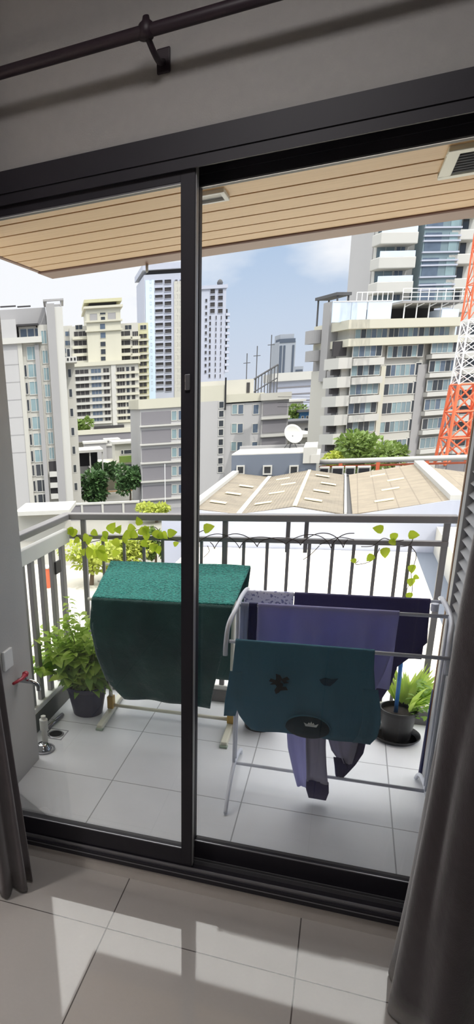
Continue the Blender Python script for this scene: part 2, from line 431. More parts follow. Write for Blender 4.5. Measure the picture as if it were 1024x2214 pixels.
# soffit over the balcony
b = MB(); y = .14; pitch = .145
y = .055
while y < 1.47:
    b.box(-1.06, 3.6, max(y+.006, .141), min(y+pitch-.006, 1.475), 2.288, 2.30); y += pitch
so = struct(b.build('ceiling_balcony', M['soffit'], bevel=.0015))
struct(MB().box(-1.07, 3.6, .14, 1.66, 2.2995, 2.36).build('ceiling_balcony_backing', M['groove']))
f = MB(); f.box(-1.085, 3.6, 1.475, 1.66, 2.280, 2.36); f.box(-1.085, -1.06, .14, 1.475, 2.282, 2.36)
struct(f.build('trim_2', M['fascia'], bevel=.012))
# small drip stub under the soffit edge
pp = at(317, 551, y=1.63)
MB().lathe([(0, 0), (.007, 0), (.007, -.03), (.004, -.036), (0, -.036)], (pp.x, 1.63, 2.281), 12).build('drip_nozzle', M['cream'], None, True)
tag(bpy.data.objects['drip_nozzle'], 'tiny white stub hanging under the front edge of the balcony soffit', 'nozzle')
# vent
v = thing('soffit_vent', (.78, .79, 2.288), 'cream square vent grille set in the tan soffit', 'vent')
b = MB(); x0, x1, y0, y1 = -.155, .16, -.125, .17
b.box(x0, x1, y0, y0+.035, -.014, .004); b.box(x0, x1, y1-.035, y1, -.014, .004); b.box(x0, x0+.035, y0+.035, y1-.035, -.014, .004); b.box(x1-.035, x1, y0+.035, y1-.035, -.014, .004)
b.build('vent_frame', M['cream'], v, bevel=.003)
MB().box(x0+.03, x1-.03, y0+.03, y1-.03, -.001, .003).build('vent_backing', M['dark'], v)
for i in range(8):
    yy = y0+.045+i*.028
    MB().box(x0+.034, x1-.034, -.011, .011, -.0015, .0015, Matrix.Translation((0, yy, -.007)) @ Matrix.Rotation(.6, 4, 'X')).build('slat', M['louver'], v)
v = thing('soffit_downlight', (-.072, .72, 2.288), 'small white square fitting in the soffit beside the door mullion', 'light fitting')
b = MB(); b.box(-.055, .055, -.055, -.04, -.012, .004); b.box(-.055, .055, .04, .055, -.012, .004); b.box(-.055, -.04, -.04, .04, -.012, .004); b.box(.04, .055, -.04, .04, -.012, .004)
b.build('fitting_frame', M['lampwhite'], v, bevel=.002)
MB().box(-.04, .04, -.04, .04, -.004, .004).build('diffuser', simple('grey_diffuser', (150, 146, 140), .4), v)

# right louvred partition
lv = thing('louvered_panel', (.86, .75, ZB), 'tall grey louvered panel closing the right end of the balcony', 'louvered panel')
b = MB(); HT = 2.286-ZB
b.box(-.01, .03, .26, .33, 0, HT); b.box(-.01, .03, -.60, -.54, 0, HT); b.box(-.008, .028, -.54, .26, 0, .10); b.box(-.008, .028, -.54, .26, HT-.08, HT)
b.build('panel_frame', M['louver'], lv, bevel=.003)
MB().box(-.012, .034, .334, .362, 0, HT).build('brown_jamb', M['brownwood'], lv, bevel=.003)
MB().box(.05, .06, -.56, .30, .02, HT-.02).build('backing_board', M['dark'], lv)
nz = int((HT-.22)/.043)
for i in range(nz):
    zz = .13+i*.043
    MB().box(-.019, .019, -.54, .26, -.002, .002, Matrix.Translation((.012, 0, zz)) @ Matrix.Rotation(-.75, 4, 'Y')).build('slat', M['louver'], lv)

# railings
fr_ = thing('front_railing', (0, YR, .072), 'grey metal railing along the front edge of the balcony', 'railing')
zr0 = .072
XL, XR = -1.072, .90
b = MB(); b.box(XL-.03, XR+.025, -.028, .028, 1.030-zr0, 1.066-zr0); b.build('top_rail', M['rail'], fr_, bevel=.006)
b = MB(); b.box(XL, XR, -.018, .018, .918-zr0, .942-zr0); b.build('mid_rail', M['rail'], fr_, bevel=.003)
for x in (-.975, -.154, .885):
    MB().box(x-.014, x+.014, -.012, .012, 0, 1.030-zr0).build('post', M['rail'], fr_, bevel=.002)
for x in (-.857, -.728, -.61, -.5, -.385, -.281, -.054, .067, .172, .277, .389, .488, .59, .688, .74):
    MB().box(x-.008, x+.008, -.006, .006, 0, .918-zr0).build('baluster', M['rail'], fr_)
for x in (.165, .255):
    MB().box(x-.01, x+.01, .03, .05, .86-zr0, 1.032-zr0).build('clip', M['rail'], fr_)
lr = thing('side_railing', (-1.075, 1.2, .105), 'grey metal railing with wide bars along the left side of the balcony', 'railing')
zr1 = .105
MB().box(-.028, .028, -.47, .418, 1.030-zr1, 1.066-zr1).build('top_rail', M['rail'], lr, bevel=.006)
MB().box(-.02, .02, -.47, .42, .90-zr1, .98-zr1).build('mid_rail', M['conc_white'], lr, bevel=.003)
for y in (.90, 1.02, 1.13, 1.26, 1.40, 1.54):
    MB().box(-.012, .012, y-1.2-.022, y-1.2+.022, 0, .902-zr1).build('bar', M['rail'], lr, bevel=.002)
MB().box(.012, .022, .20, .27, .76-zr1, .83-zr1).build('cable_clamp', simple('dark_clamp', (58, 56, 58), .6), lr)

# wall plate, tap, pipe, drains
o = MB().box(-.91, -.896, .455, .535, .565, .655).build('switch_plate', M['plate'], bevel=.004)
tag(o, 'white plastic wall plate on the grey balcony wall beside the left curtain', 'wall plate')
tp = thing('water_tap', (-.91, .585, .47), 'small wall tap with a red lever on the grey balcony wall', 'tap')
b = MB(); b.tube(bez([(0, 0, 0), (.035, 0, .0), (.07, .005, -.004), (.095, .01, -.02), (.098, .01, -.045)]), [.011]*33, 12); b.lathe([(0, 0), (.02, 0), (.02, .006), (0, .006)], (.0, 0, -.003), 14)
b.tube([(.04, 0, .0), (.04, 0, .028)], .009, 10)
b.build('spout', M['chrome'], tp, 'auto')
b = MB(); b.tube([(.04, .012, .034), (.045, -.045, .030), (.05, -.135, .045)], [.012, .008, .0065], 10); b.lathe([(0, .046), (.012, .042), (.015, .034), (.013, .024), (0, .022)], (.04, 0, 0), 14)
b.build('lever', M['red'], tp, True)
wp = thing('waste_pipe', (-.932, .82, ZB), 'pale pipe stub with a chrome floor collar at the foot of the balcony wall', 'pipe')
MB().lathe([(0, .0), (.016, 0), (.016, .10), (.022, .102), (.022, .16), (.013, .165), (.013, .18), (0, .18)], (0, .03, .0), 20).build('pipe', simple('pvc', (206, 206, 200), .4), wp, 'auto')
MB().lathe([(0, 0), (.045, 0), (.045, .008), (.038, .016), (.03, .03), (.022, .036), (0, .036)], (0, 0, 0), 26).build('collar', M['chrome'], wp, True)
MB().lathe([(.052, .0), (.06, 0), (.06, .008), (.052, .008), (.052, 0)], (0.003, 0, 0), 26).build('ring', M['silver'], wp, 'auto')
dr = thing('floor_drain', (-.935, .99, ZB), 'round floor drain with a dark mouth in the balcony corner', 'drain')
b = MB(); b.lathe([(.036, .0005), (.036, .004), (.040, .005), (.046, .0005)], (0, 0, 0), 30); b.build('rim', M['silver'], dr, True)
b = MB(); b.box(-.055, .055, -.055, -.05, 0, .002); b.box(-.055, .055, .05, .055, 0, .002); b.box(-.055, -.05, -.05, .05, 0, .002); b.box(.05, .055, -.05, .05, 0, .002); b.build('square_flange', M['silver'], dr)
MB().lathe([(0, .0008), (.036, .0012), (.037, .0008)], (0, 0, 0), 30).build('mouth', M['dark'], dr)
b = MB().tube([(-1.0, 1.03, ZB+.011), (-.985, 1.20, ZB+.011)], .011, 10)
tag(b.build('metal_bar', M['silver'], None, True), 'short metal bar lying on the balcony floor beside the left kerb', 'bar')

# ------------------------------------------------------------------ plants
def pot(t, r0, r1, h, mat, rim=.008):
    MB().lathe([(0, 0), (r0, 0), (r0+(r1-r0)*.9, h-.025), (r1, h-.025), (r1+rim, h-.02), (r1+rim, h), (r1, h), (r1-.006, h-.03), (0, h-.031)], (0, 0, 0), 36).build('pot', mat, t, 'auto')
    b = MB(); b.lathe([(r1-.006, h-.030), ((r1)*.5, h-.022), (0, h-.02)], (0, 0, 0), 24); b.build('soil', M['soil'], t, True)
pt = thing('potted_shrub', (-.865, 1.30, ZB), 'bushy bright green plant in a navy blue pot by the left railing', 'potted plant')
pot(pt, .085, .118, .185, M['navypot'])
fo, fd, st = MB(), MB(), MB()
rnd = random.Random(3)
for i in range(31):
    a = rnd.uniform(0, 2*PI); R = rnd.uniform(.04, .27); H = rnd.uniform(.16, .52)
    if R > .17: H = min(H, .36)
    if math.cos(a) < -.3 and R > .12: H = min(H, .34)
    ex, ey = R*math.cos(a)-.05, R*.62*math.sin(a)
    ex = max(min(ex, .14), -.26); ey -= .09*(ex < -.12)
    p0 = Vector((.03*math.cos(a), .03*math.sin(a), .16)); p1 = Vector((ex*.5, ey*.5, .16+H*.55)); p2 = Vector((ex, ey, .16+H))
    path = bez([p0, p1, p2], 7); st.tube(path, [.0035-.0002*k for k in range(len(path))], 5)
    for k, q in enumerate(path[3:]):
        for m_ in range(3):
            ang = rnd.uniform(0, 2*PI); dvec = Vector((math.cos(ang), math.sin(ang), rnd.uniform(-.25, .5)))
            L = rnd.uniform(.05, .085) * (1.15 if q.z < .40 else .7)
            q2 = q + dvec*.012
            q3 = q2 + dvec.normalized()*L
            if q3.x < -.155 and False: continue
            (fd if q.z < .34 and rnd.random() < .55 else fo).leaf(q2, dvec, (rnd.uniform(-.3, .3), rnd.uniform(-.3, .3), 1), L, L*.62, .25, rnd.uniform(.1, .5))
for i in range(40):      # skirt of leaves over the rim
    a = rnd.uniform(0, 2*PI); r = rnd.uniform(.03, .11)
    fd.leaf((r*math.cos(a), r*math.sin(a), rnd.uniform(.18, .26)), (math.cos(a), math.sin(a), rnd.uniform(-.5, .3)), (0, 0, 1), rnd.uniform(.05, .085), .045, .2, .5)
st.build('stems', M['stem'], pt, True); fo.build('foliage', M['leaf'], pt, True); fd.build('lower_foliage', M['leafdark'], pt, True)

pt = thing('potted_lily', (.762, 1.45, ZB), 'leafy plant in a black pot and saucer at the right end of the balcony', 'potted plant')
MB().lathe([(0, 0), (.095, 0), (.108, .022), (.112, .024), (.113, .018), (.098, -.0)], (0, 0, 0), 36).build('saucer', M['blackpot'], pt, 'auto')
sub = MB(); r0, r1, h, zb_ = .066, .083, .165, .006
sub.lathe([(0, zb_), (r0, zb_), (r1-.002, h-.02), (r1+.005, h-.018), (r1+.005, h), (r1-.001, h), (r1-.006, h-.025), (0, h-.026)], (0, 0, 0), 36); sub.build('pot', M['blackpot'], pt, 'auto')
sub = MB(); sub.lathe([(r1-.006, h-.025), (r1*.5, h-.018), (0, h-.016)], (0, 0, 0), 24); sub.build('soil', M['soil'], pt, True)
fo = MB(); fd = MB()
for i in range(64):
    a = rnd.uniform(-1.9, 1.9)+.5; r = rnd.uniform(.01, .05)
    el = rnd.uniform(.5, 2.0); p = Vector((.03+r*math.cos(a), r*math.sin(a)+.02, .14))
    dvec = Vector((math.cos(a)*.55, math.sin(a)*.55, el)).normalized(); L = rnd.uniform(.10, .22)
    fo.leaf(p + dvec*.03, dvec, (-dvec.x, -dvec.y, .6), L, rnd.uniform(.02, .036), .3, rnd.uniform(.15, .5))
for i in range(60):
    a = rnd.uniform(-1.2, 1.2); r = rnd.uniform(.04, .085); q = Vector((.035+r*math.cos(a), r*math.sin(a), .13+rnd.uniform(0, .17)))
    dvec = Vector((rnd.uniform(-1, 1), rnd.uniform(-1, 1), rnd.uniform(-.3, .8)))
    fd.leaf(q, dvec, (0, 0, 1), rnd.uniform(.025, .05), .022, .2, .3)
fo.build('foliage', M['leaf'], pt, True); fd.build('side_foliage', M['leafdark'], pt, True)
# blue pole standing in that pot
tag(MB().tube([(.748, 1.436, .115), (.742, 1.405, .30), (.735, 1.375, .52)], .0095, 12).build('blue_pole', M['bluepole'], None, True), 'bright blue plastic pole standing in the black pot at right', 'pole')
tag(MB().tube([(.845, 1.09, ZB), (.852, 1.10, .40)], .009, 10).build('navy_stick', M['navystick'], None, True), 'navy blue stick leaning at the louvered panel behind the white rack', 'stick')
pt = thing('plant_pot', (.095, 1.385, ZB), 'dark round pot standing half hidden behind the hanging teal shirt', 'pot')
pot(pt, .075, .095, .15, M['blackpot'])

# vines on the railing
def vine(label, stems, leaves, loc, name):
    t = thing(name, loc, label, 'vine'); st = MB(); fo = MB()
    for pts, r in stems:
        path = bez([sub_v(p, loc) for p in pts], 6); st.tube(path, r, 6)
    for p, d, up, L in leaves: fo.leaf(sub_v(p, loc), d, up, L, L*.85, .15, .15, True)
    st.build('stems', M['vinestem'], t, True)
    if leaves: fo.build('foliage', M['vineleaf'], t, True)
    else: fo.bm.free()
    return t
Yv = YR-.024
def R3(px, py, y=Yv): return at(px, py, y=y)
lv_ = []
r5 = random.Random(11)
for px, py, L in ((160, 1148, .05), (172, 1165, .04), (197, 1185, .062), (208, 1200, .055), (198, 1148, .04), (236, 1150, .06), (255, 1152, .045), (262, 1146, .04), (285, 1152, .055), (300, 1145, .05), (304, 1135, .045), (316, 1152, .042), (306, 1170, .045), (333, 1148, .045), (362, 1154, .05), (243, 1198, .045), (325, 1188, .05), (340, 1180, .045), (178, 1200, .04), (185, 1172, .05), (220, 1160, .04), (345, 1165, .04), (375, 1178, .03), (270, 1160, .04), (440, 1145, .055), (165, 1156, .05), (190, 1156, .045), (216, 1180, .05), (228, 1148, .045), (247, 1165, .05), (276, 1140, .045), (290, 1164, .05), (312, 1156, .05), (320, 1140, .045), (350, 1150, .045), (233, 1205, .05), (212, 1190, .05)):
    a = r5.uniform(0, 2*PI)
    lv_.append((R3(px, py, Yv-r5.uniform(.0, .04)), (math.cos(a)*.7, -.15, math.sin(a)-.3), (r5.uniform(-.4, .4), -1, r5.uniform(.1, .6)), L*1.15))
vine('leafy yellow-green vine twined on the left stretch of the front railing',
     [([R3(158, 1150), R3(185, 1172), R3(215, 1168), R3(260, 1160), R3(300, 1166), R3(345, 1158), R3(395, 1172), R3(432, 1150), R3(445, 1146)], .0022),
      ([R3(185, 1172), R3(200, 1198), R3(225, 1208), R3(260, 1212)], .002), ([R3(262, 1160), R3(300, 1145), R3(335, 1140), R3(345, 1165), R3(320, 1192)], .002)], lv_, tuple(R3(260, 1165)), 'railing_vine')
tw = []
pts = []
r6 = random.Random(5)
for s0, ph in ((0, 0), (1, 1.6)):
    pts = []
    for i in range(60):
        u = i/59; px = 440 + 325*u - s0*20*(1-u); py = 1172 - 5*u + 17*math.sin(u*22 + ph) * (.7+.3*math.sin(u*9)) 
        px += 14*math.cos(u*22+ph)
        pts.append(R3(px, py, YR - .026 - .006*math.cos(u*22+ph)))
    tw.append((pts, .0022))
tw.append(([R3(690, 1178), R3(730, 1162), R3(765, 1167)], .002)); tw.append(([R3(655, 1210), R3(672, 1198), R3(690, 1180)], .002))
tw.append(([R3(448, 1180), R3(452, 1192), R3(440, 1205)], .002))
vine('bare curling brown vine stems wound around the middle of the railing', tw, [], tuple(R3(600, 1172)), 'bare_vine')
lv_ = []
for px, py, L, a in ((828, 1152, .05, 2.9), (851, 1158, .045, -1.5), (882, 1162, .05, .0), (843, 1172, .04, -.8), (831, 1190, .055, -1.4), (806, 1205, .045, -2.2), (770, 1219, .03, 3.0), (889, 1227, .045, -1.4), (888, 1256, .045, -1.5), (884, 1287, .04, -1.5), (893, 1252, .03, -.3)):
    lv_.append((R3(px, py-6, Yv-.005), (math.cos(a), -.1, math.sin(a)), (.2, -1, .3), L))
vine('vine with heart-shaped green leaves dangling from the right end of the railing',
     [([R3(780, 1182), R3(806, 1180), R3(828, 1164), R3(850, 1170), R3(872, 1168)], .002), ([R3(865, 1182), R3(885, 1178), R3(893, 1162)], .002),
      ([R3(820, 1185), R3(808, 1208), R3(788, 1218), R3(768, 1220), R3(775, 1212)], .0019), ([R3(886, 1180), R3(899, 1198), R3(894, 1222), R3(888, 1240), R3(891, 1262), R3(889, 1290)], .0019), ([R3(891, 1256), R3(880, 1272), R3(877, 1292)], .0015)],
     lv_, tuple(R3(850, 1172)), 'trailing_vine')

# ------------------------------------------------------------------ racks
def drape(name, rows, mat, parent=None, thick=.003, nx=46, ny=8, amp=.006, kx=14, seed=0, fade=None, twist=0):
    """rows: (xl, xr, y, z) stations from one hem to the other; smooth sheet with folds hanging in z."""
    st = []
    for a, b_ in zip(rows, rows[1:]):
        n = max(1, int(ny*max(.15, abs(a[3]-b_[3])/.25)))
        for k in range(n): st.append(tuple(a[i]+(b_[i]-a[i])*k/n for i in range(4)))
    st.append(rows[-1])
    ztop = max(r[3] for r in rows); me = MB(); grid = []
    for (xl, xr, y, z) in st:
        row = []
        g = min(1, max(0, (ztop-z)/.12))
        for i in range(nx+1):
            u = i/nx; x = xl+(xr-xl)*u
            w = math.sin(u*kx+seed) * .6 + math.sin(u*kx*2.3+seed*2+z*6)*.3 + 1.2*noise.noise(Vector((x*7+seed, z*5, seed)))
            row.append(me.bm.verts.new((x, y - abs(amp)*g*w - abs(amp)*g*.6, z)))
        grid.append(row)
    for r0, r1 in zip(grid, grid[1:]):
        for i in range(nx): me.bm.faces.new((r0[i], r0[i+1], r1[i+1], r1[i]))
    return me.build(name, mat, parent, True, solid=thick)

# cream stand that carries the green towel
gr = thing('towel_stand', (-.39, 1.32, ZB), 'cream towel stand with splayed feet standing under the green towel', 'drying rack')
def G(*p): return Vector(p) - Vector((-.39, 1.32, ZB))
for xf, xn in ((-.74, -.72), (-.05, -.045)):
    o = MB(); o.prism([G(xn-.02, 1.10, ZB+.005), G(xn+.02, 1.10, ZB+.005), G(xn+.016, 1.10, ZB+.03), G(xn-.016, 1.10, ZB+.03)], (0, 0, 0), (xf-xn, .46, 0))
    o = o.build('foot', M['cream'], gr, bevel=.005)
    for yy, xx in ((1.10, xn), (1.545, xf)):
        MB().box(-.02, .02, -.012, .015, 0, .012, Matrix.Translation(G(xx, yy, ZB))).build('foot_pad', simple('sage_rubber', (150, 166, 150), .6), o, bevel=.003)
    xm = (xf+xn)/2
    MB().tube([G(xm, 1.33, ZB+.03), G(xm, 1.33, .755)], .011, 12).build('upright', M['cream'], gr, True)
    MB().box(-.018, .018, -.022, .022, 0, .075, Matrix.Translation(G(xm, 1.33, ZB+.028))).build('joint', M['yellow'], gr, bevel=.004)
MB().tube([G(-.72, 1.33, .015), G(-.05, 1.33, .015)], .010, 12).build('crossbar', M['cream'], gr, True)
for y_, z_ in ((1.07, .731), (1.33, .755), (1.565, .790)):
    MB().tube([G(-.735-.08*(y_-1.07)/.5, y_, z_), G(-.02-.01*(y_-1.07), y_, z_)], .008, 12).build('hanging_rail', M['cream'], gr, True)
for xx, xb in ((-.70, -.75), (-.035, -.035)):
    MB().tube([G(xx, 1.07, .731), G((xx+xb)/2, 1.33, .757), G(xb, 1.565, .790)], .007, 10).build('side_arm', M['cream'], gr, True)

# dark green towel: top terry layer + front fall + back fall
tw = thing('bath_towel', (-.39, 1.32, .60), 'large dark green terry towel draped over the cream stand', 'towel')
TO = Vector((-.39, 1.32, .60))
def drape_local(name, rows, mat, parent, O, **kw):
    rows = [(r[0]-O.x, r[1]-O.x, r[2]-O.y, r[3]-O.z) for r in rows]
    return drape(name, rows, mat, parent, **kw)
# top
me = MB(); grid = []
for j in range(27):
    t = j/26; row = []
    xl = -.704+(-.79+.704)*t; xr = -.008+(.0)*t; y = 1.05+.535*t
    z = .745+(.803-.745)*t - .006*math.sin(t*2*PI)**2
    for i in range(61):
        u = i/60; x = xl+(xr-xl)*u
        dip = .012*math.exp(-((u-.22)/.05)**2-((t-.13)/.06)**2)
        row.append(me.bm.verts.new(Vector((x, y, z + .004*noise.noise(Vector((x*6, y*6, 1))) - dip)) - TO))
    grid.append(row)
for r0, r1 in zip(grid, grid[1:]):
    for i in range(60): me.bm.faces.new((r0[i], r0[i+1], r1[i+1], r1[i]))
me.build('towel_top', M['terry'], tw, True, solid=.007)
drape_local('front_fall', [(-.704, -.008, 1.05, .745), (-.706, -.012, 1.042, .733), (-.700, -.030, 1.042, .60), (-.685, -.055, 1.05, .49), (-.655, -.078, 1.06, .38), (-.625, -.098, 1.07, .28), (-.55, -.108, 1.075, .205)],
            M['towelshade'], tw, TO, thick=.006, nx=60, ny=12, amp=.018, kx=6, seed=1.3)
drape_local('back_fall', [(-.79, -.008, 1.585, .803), (-.79, -.006, 1.592, .79), (-.76, -.03, 1.594, .5), (-.70, -.06, 1.594, .13)], M['towelshade'], tw, TO, thick=.006, amp=.004, kx=7, seed=2)
# folded side edge
drape_local('side_fold', [(-.708, -.64, 1.05, .735), (-.712, -.62, 1.032, .60), (-.69, -.60, 1.035, .45), (-.645, -.57, 1.05, .30)], M['towelshade'], tw, TO, thick=.006, nx=10, amp=.006, kx=3, seed=.4)

# white folding airer
RO = Vector((.43, .80, ZB))
wr = thing('clothes_airer', tuple(RO), 'white tubular clothes airer with three rails standing by the louvered panel', 'drying rack')
def A(*p): return Vector(p) - RO
XA, XB = .048, .826
for x in (XA, XB):
    s_ = -1 if x == XA else 1
    # top side arm
    MB().tube(bez([A(x, 1.10, .815), A(x, 1.03, .828), A(x, .90, .835), A(x+.0, .76, .826), A(x-.012*1, .66, .79), A(x-.014, .615, .73), A(x-.014, .605, .675)], 6), .0095, 12).build('side_arm', M['whitemetal'], wr, True)
    for yy in (.775, .86):
        MB().tube([A(x+.004, yy, .825), A(x+.006, .80+(yy-.80)*.5, .08)], .007, 10).build('upright', M['whitemetal'], wr, True)
    MB().tube(bez([A(x+.014, .535, ZB+.007), A(x+.012, .60, .025), A(x+.01, .70, .062), A(x+.008, .80, .075), A(x+.006, .92, .058), A(x+.004, 1.02, .02), A(x+.0, 1.06, ZB+.007)], 6), .0085, 12).build('foot', M['whitemetal'], wr, True)
for y_, z_, nm in ((1.045, .815, 'rail'), (.80, .831, 'rail'), (.612, .735, 'rail'), (.80, .072, 'crossbar')):
    MB().tube([A(XA, y_, z_), A(XB, y_, z_)], .0075, 12).build(nm, M['whitemetal'], wr, True)
MB().lathe([(0, 0), (.014, 0), (.014, .03), (0, .03)], A(XB-.03, 1.0, .79), 14).build('hinge_knob', M['whitemetal'], wr, 'auto')

def over(xl, xr, y, z, r=.0095):      # stations wrapping a rail from the back to the front
    return [(xl, xr, y+r, z-.004), (xl, xr, y+r*.7, z+r*.7), (xl, xr, y, z+r+.0015), (xl, xr, y-r*.7, z+r*.7), (xl, xr, y-r, z-.004)]
# floral cloth and dark trousers on the back rail
o = drape('floral_cloth', [(.04, .252, 1.062, .60)]+over(.04, .252, 1.045, .815)+[(.042, .25, 1.03, .60), (.045, .25, 1.028, .48)], M['floral'], amp=.004, seed=3)
tag(o, 'pale lavender floral cloth over the back rail of the white airer', 'cloth')
o = drape('dark_trousers', [(.256, .784, 1.066, .55)]+over(.256, .784, 1.045, .815)+[(.257, .788, 1.03, .70), (.26, .792, 1.028, .64), (.30, .75, 1.025, .585), (.34, .69, 1.02, .525), (.42, .675, 1.02, .44), (.47, .64, 1.02, .355)], M['blackcloth'], amp=.006, seed=4)
tag(o, 'dark navy trousers hanging over the right part of the back rail', 'trousers')
# mid rail
o = drape('pale_cloth', [(.062, .092, .822, .55)]+over(.062, .092, .80, .831)+[(.062, .095, .785, .6), (.064, .10, .785, .45)], M['palecloth'], amp=.003, nx=10, seed=5)
tag(o, 'narrow pale blue cloth at the left end of the middle airer rail', 'cloth')
o = drape('navy_strip', [(.095, .128, .822, .55)]+over(.095, .128, .80, .831)+[(.096, .130, .783, .6), (.10, .135, .783, .45)], M['navy'], amp=.003, nx=10, seed=6)
tag(o, 'narrow navy cloth beside the pale blue one on the middle rail', 'cloth')
sh = thing('lavender_shirt', (.39, .80, .72), 'lavender shirt hanging over the middle rail behind the teal shirt', 'shirt')
SO = Vector((.39, .80, .72))
drape_local('body', [(.132, .655, .832, .50)]+over(.132, .655, .80, .831)+[(.133, .652, .783, .72), (.138, .628, .782, .60), (.15, .598, .782, .50), (.19, .575, .782, .40), (.25, .55, .782, .30)], M['lav'], sh, SO, amp=.016, kx=17, seed=7)
drape_local('sleeve', [(.268, .372, .764, .36), (.285, .376, .762, .22), (.315, .380, .760, .10), (.335, .372, .760, .03)], M['lav'], sh, SO, amp=.009, kx=6, nx=16, seed=8)
o_ = drape_local('sleeve', [(.352, .430, .752, .36), (.358, .436, .750, .24), (.366, .446, .750, .15), (.372, .458, .749, .07)], M['lavgrey'], sh, SO, amp=.008, kx=6, nx=16, seed=9)
drape_local('cuff', [(.370, .460, .747, .075), (.372, .464, .745, .03), (.385, .455, .745, -.010)], M['blackcloth'], o_, SO, amp=.004, kx=3, nx=14, thick=.012)
o_['label'] = 'grey-lavender sleeve with a dark cuff'
o = drape('grey_blouse', [(.43, .575, .815, .50), (.432, .572, .812, .36), (.440, .562, .812, .26), (.46, .555, .812, .20), (.50, .545, .812, .145)], M['lavgrey'], amp=.006, nx=20, seed=10)
g_ = o; 
g2 = thing('hanging_garment', (.50, .81, .4), 'greyish lavender garment with black ends hanging below the teal shirt', 'garment')
g_.name = 'body'; g_.parent = g2; g_.matrix_parent_inverse = Matrix.Translation((-.50, -.81, -.4))
BO = Vector((.50, .81, .4))
drape_local('dark_tail', [(.555, .588, .822, .40), (.545, .592, .822, .27), (.53, .585, .822, .20), (.50, .56, .822, .14), (.485, .53, .82, .09), (.488, .512, .82, .062)], M['blackcloth'], g2, BO, amp=.005, nx=12, seed=11)
drape_local('dark_tail', [(.47, .51, .805, .17), (.478, .53, .803, .13), (.484, .522, .803, .09), (.49, .515, .803, .068)], M['blackcloth'], g2, BO, amp=.006, nx=12, seed=12)

# teal T-shirt on the front rail, upside down
TS = Vector((.33, .612, .60))
ts = thing('teal_shirt', tuple(TS), 'teal T-shirt hung upside down over the front rail of the white airer', 'shirt')
yr, zr = .612, .735
drape_local('body', [(.08, .57, yr+.028, .50), (.078, .572, yr+.018, .66)]+over(.072, .574, yr, zr, .010)+[(.070, .576, .596, .68), (.066, .588, .592, .60), (.072, .598, .590, .53), (.085, .606, .588, .47), (.10, .604, .588, .43), (.125, .60, .588, .395), (.150, .592, .588, .372)],
            M['teal'], ts, TS, amp=.010, nx=70, ny=12, kx=9, seed=13)
drape_local('sleeve', [(.058, .105, .582, .62), (.050, .105, .578, .55), (.043, .10, .576, .49), (.040, .085, .576, .425)], M['teal'], ts, TS, amp=.006, nx=14, kx=4, seed=14)
drape_local('sleeve', [(.545, .598, .582, .60), (.552, .612, .578, .53), (.555, .618, .576, .47), (.545, .612, .576, .41), (.53, .59, .577, .375)], M['teal'], ts, TS, amp=.006, nx=14, kx=4, seed=15)
# neckline seen from inside
me = MB(); n = 28; vs = []
cx, cz = .362, .415
ring = []
for k in range(n):
    a = 2*PI*k/n; ring.append(me.bm.verts.new(Vector((cx+.082*math.cos(a), .571-.004*math.cos(a), cz+(.052 if math.sin(a) > 0 else .045)*math.sin(a)))-TS))
c0 = me.bm.verts.new(Vector((cx, .568, cz))-TS)
for k in range(n): me.bm.faces.new((ring[k], ring[(k+1) % n], c0))
nk = me.build('neckline', M['tealdark'], ts, True, solid=.004)
nk['label'] = 'dark inside of the neckline'
# collar rib
MB().tube([Vector((cx+.084*math.cos(a), .571, cz+.053*math.sin(a)))-TS for a in [PI*k/20 for k in range(21)]], .004, 8).build('collar_rib', M['teal'], ts, True)
# woven mark: little boat-like lotus emblem
lx, lz = .376, .433
me = MB()
def flat(poly, y): me.prism([Vector((lx+p[0], y, lz+p[1]))-TS for p in poly], (0, 0, 0), (0, .0012, 0))
flat([(-.027, .006), (-.02, -.009), (.02, -.009), (.027, .006), (.015, .000), (-.015, .000)], .5655)
flat([(-.013, .001), (-.008, .009), (-.004, .003), (0, .013), (.004, .003), (.008, .009), (.013, .001), (.008, -.003), (-.008, -.003)], .5655)
me.build('emblem', M['label'], nk)
# dark bird-like print and a fainter one
me = MB()
def blob(cx_, cz_, pts, y): me.prism([Vector((cx_+p[0], y, cz_+p[1]))-TS for p in pts], (0, 0, 0), (0, .001, 0))
yb_ = .5755
blob(.246, .585, [(-.012, .044), (.004, .040), (.012, .026), (.006, .010), (.018, .004), (.014, -.016), (.004, -.034), (-.008, -.042), (-.014, -.026), (-.006, -.010), (-.016, .004), (-.010, .024)], yb_)
blob(.246, .585, [(.008, .022), (.030, .036), (.040, .026), (.026, .018), (.038, .010), (.020, .006)], yb_)
blob(.246, .585, [(-.010, .016), (-.030, .022), (-.036, .010), (-.022, .006), (-.032, -.004), (-.012, -.002)], yb_)
blob(.246, .585, [(.010, -.010), (.028, -.006), (.036, -.020), (.022, -.022), (.008, -.026)], yb_)
me.build('dark_print', M['print'], ts)
me = MB()
blob(.425, .612, [(-.032, .010), (-.012, .020), (.012, .016), (.034, .022), (.022, .004), (.008, -.012), (-.014, -.012), (-.026, -.002)], yb_)
me.build('faint_print', M['printblue'], ts)
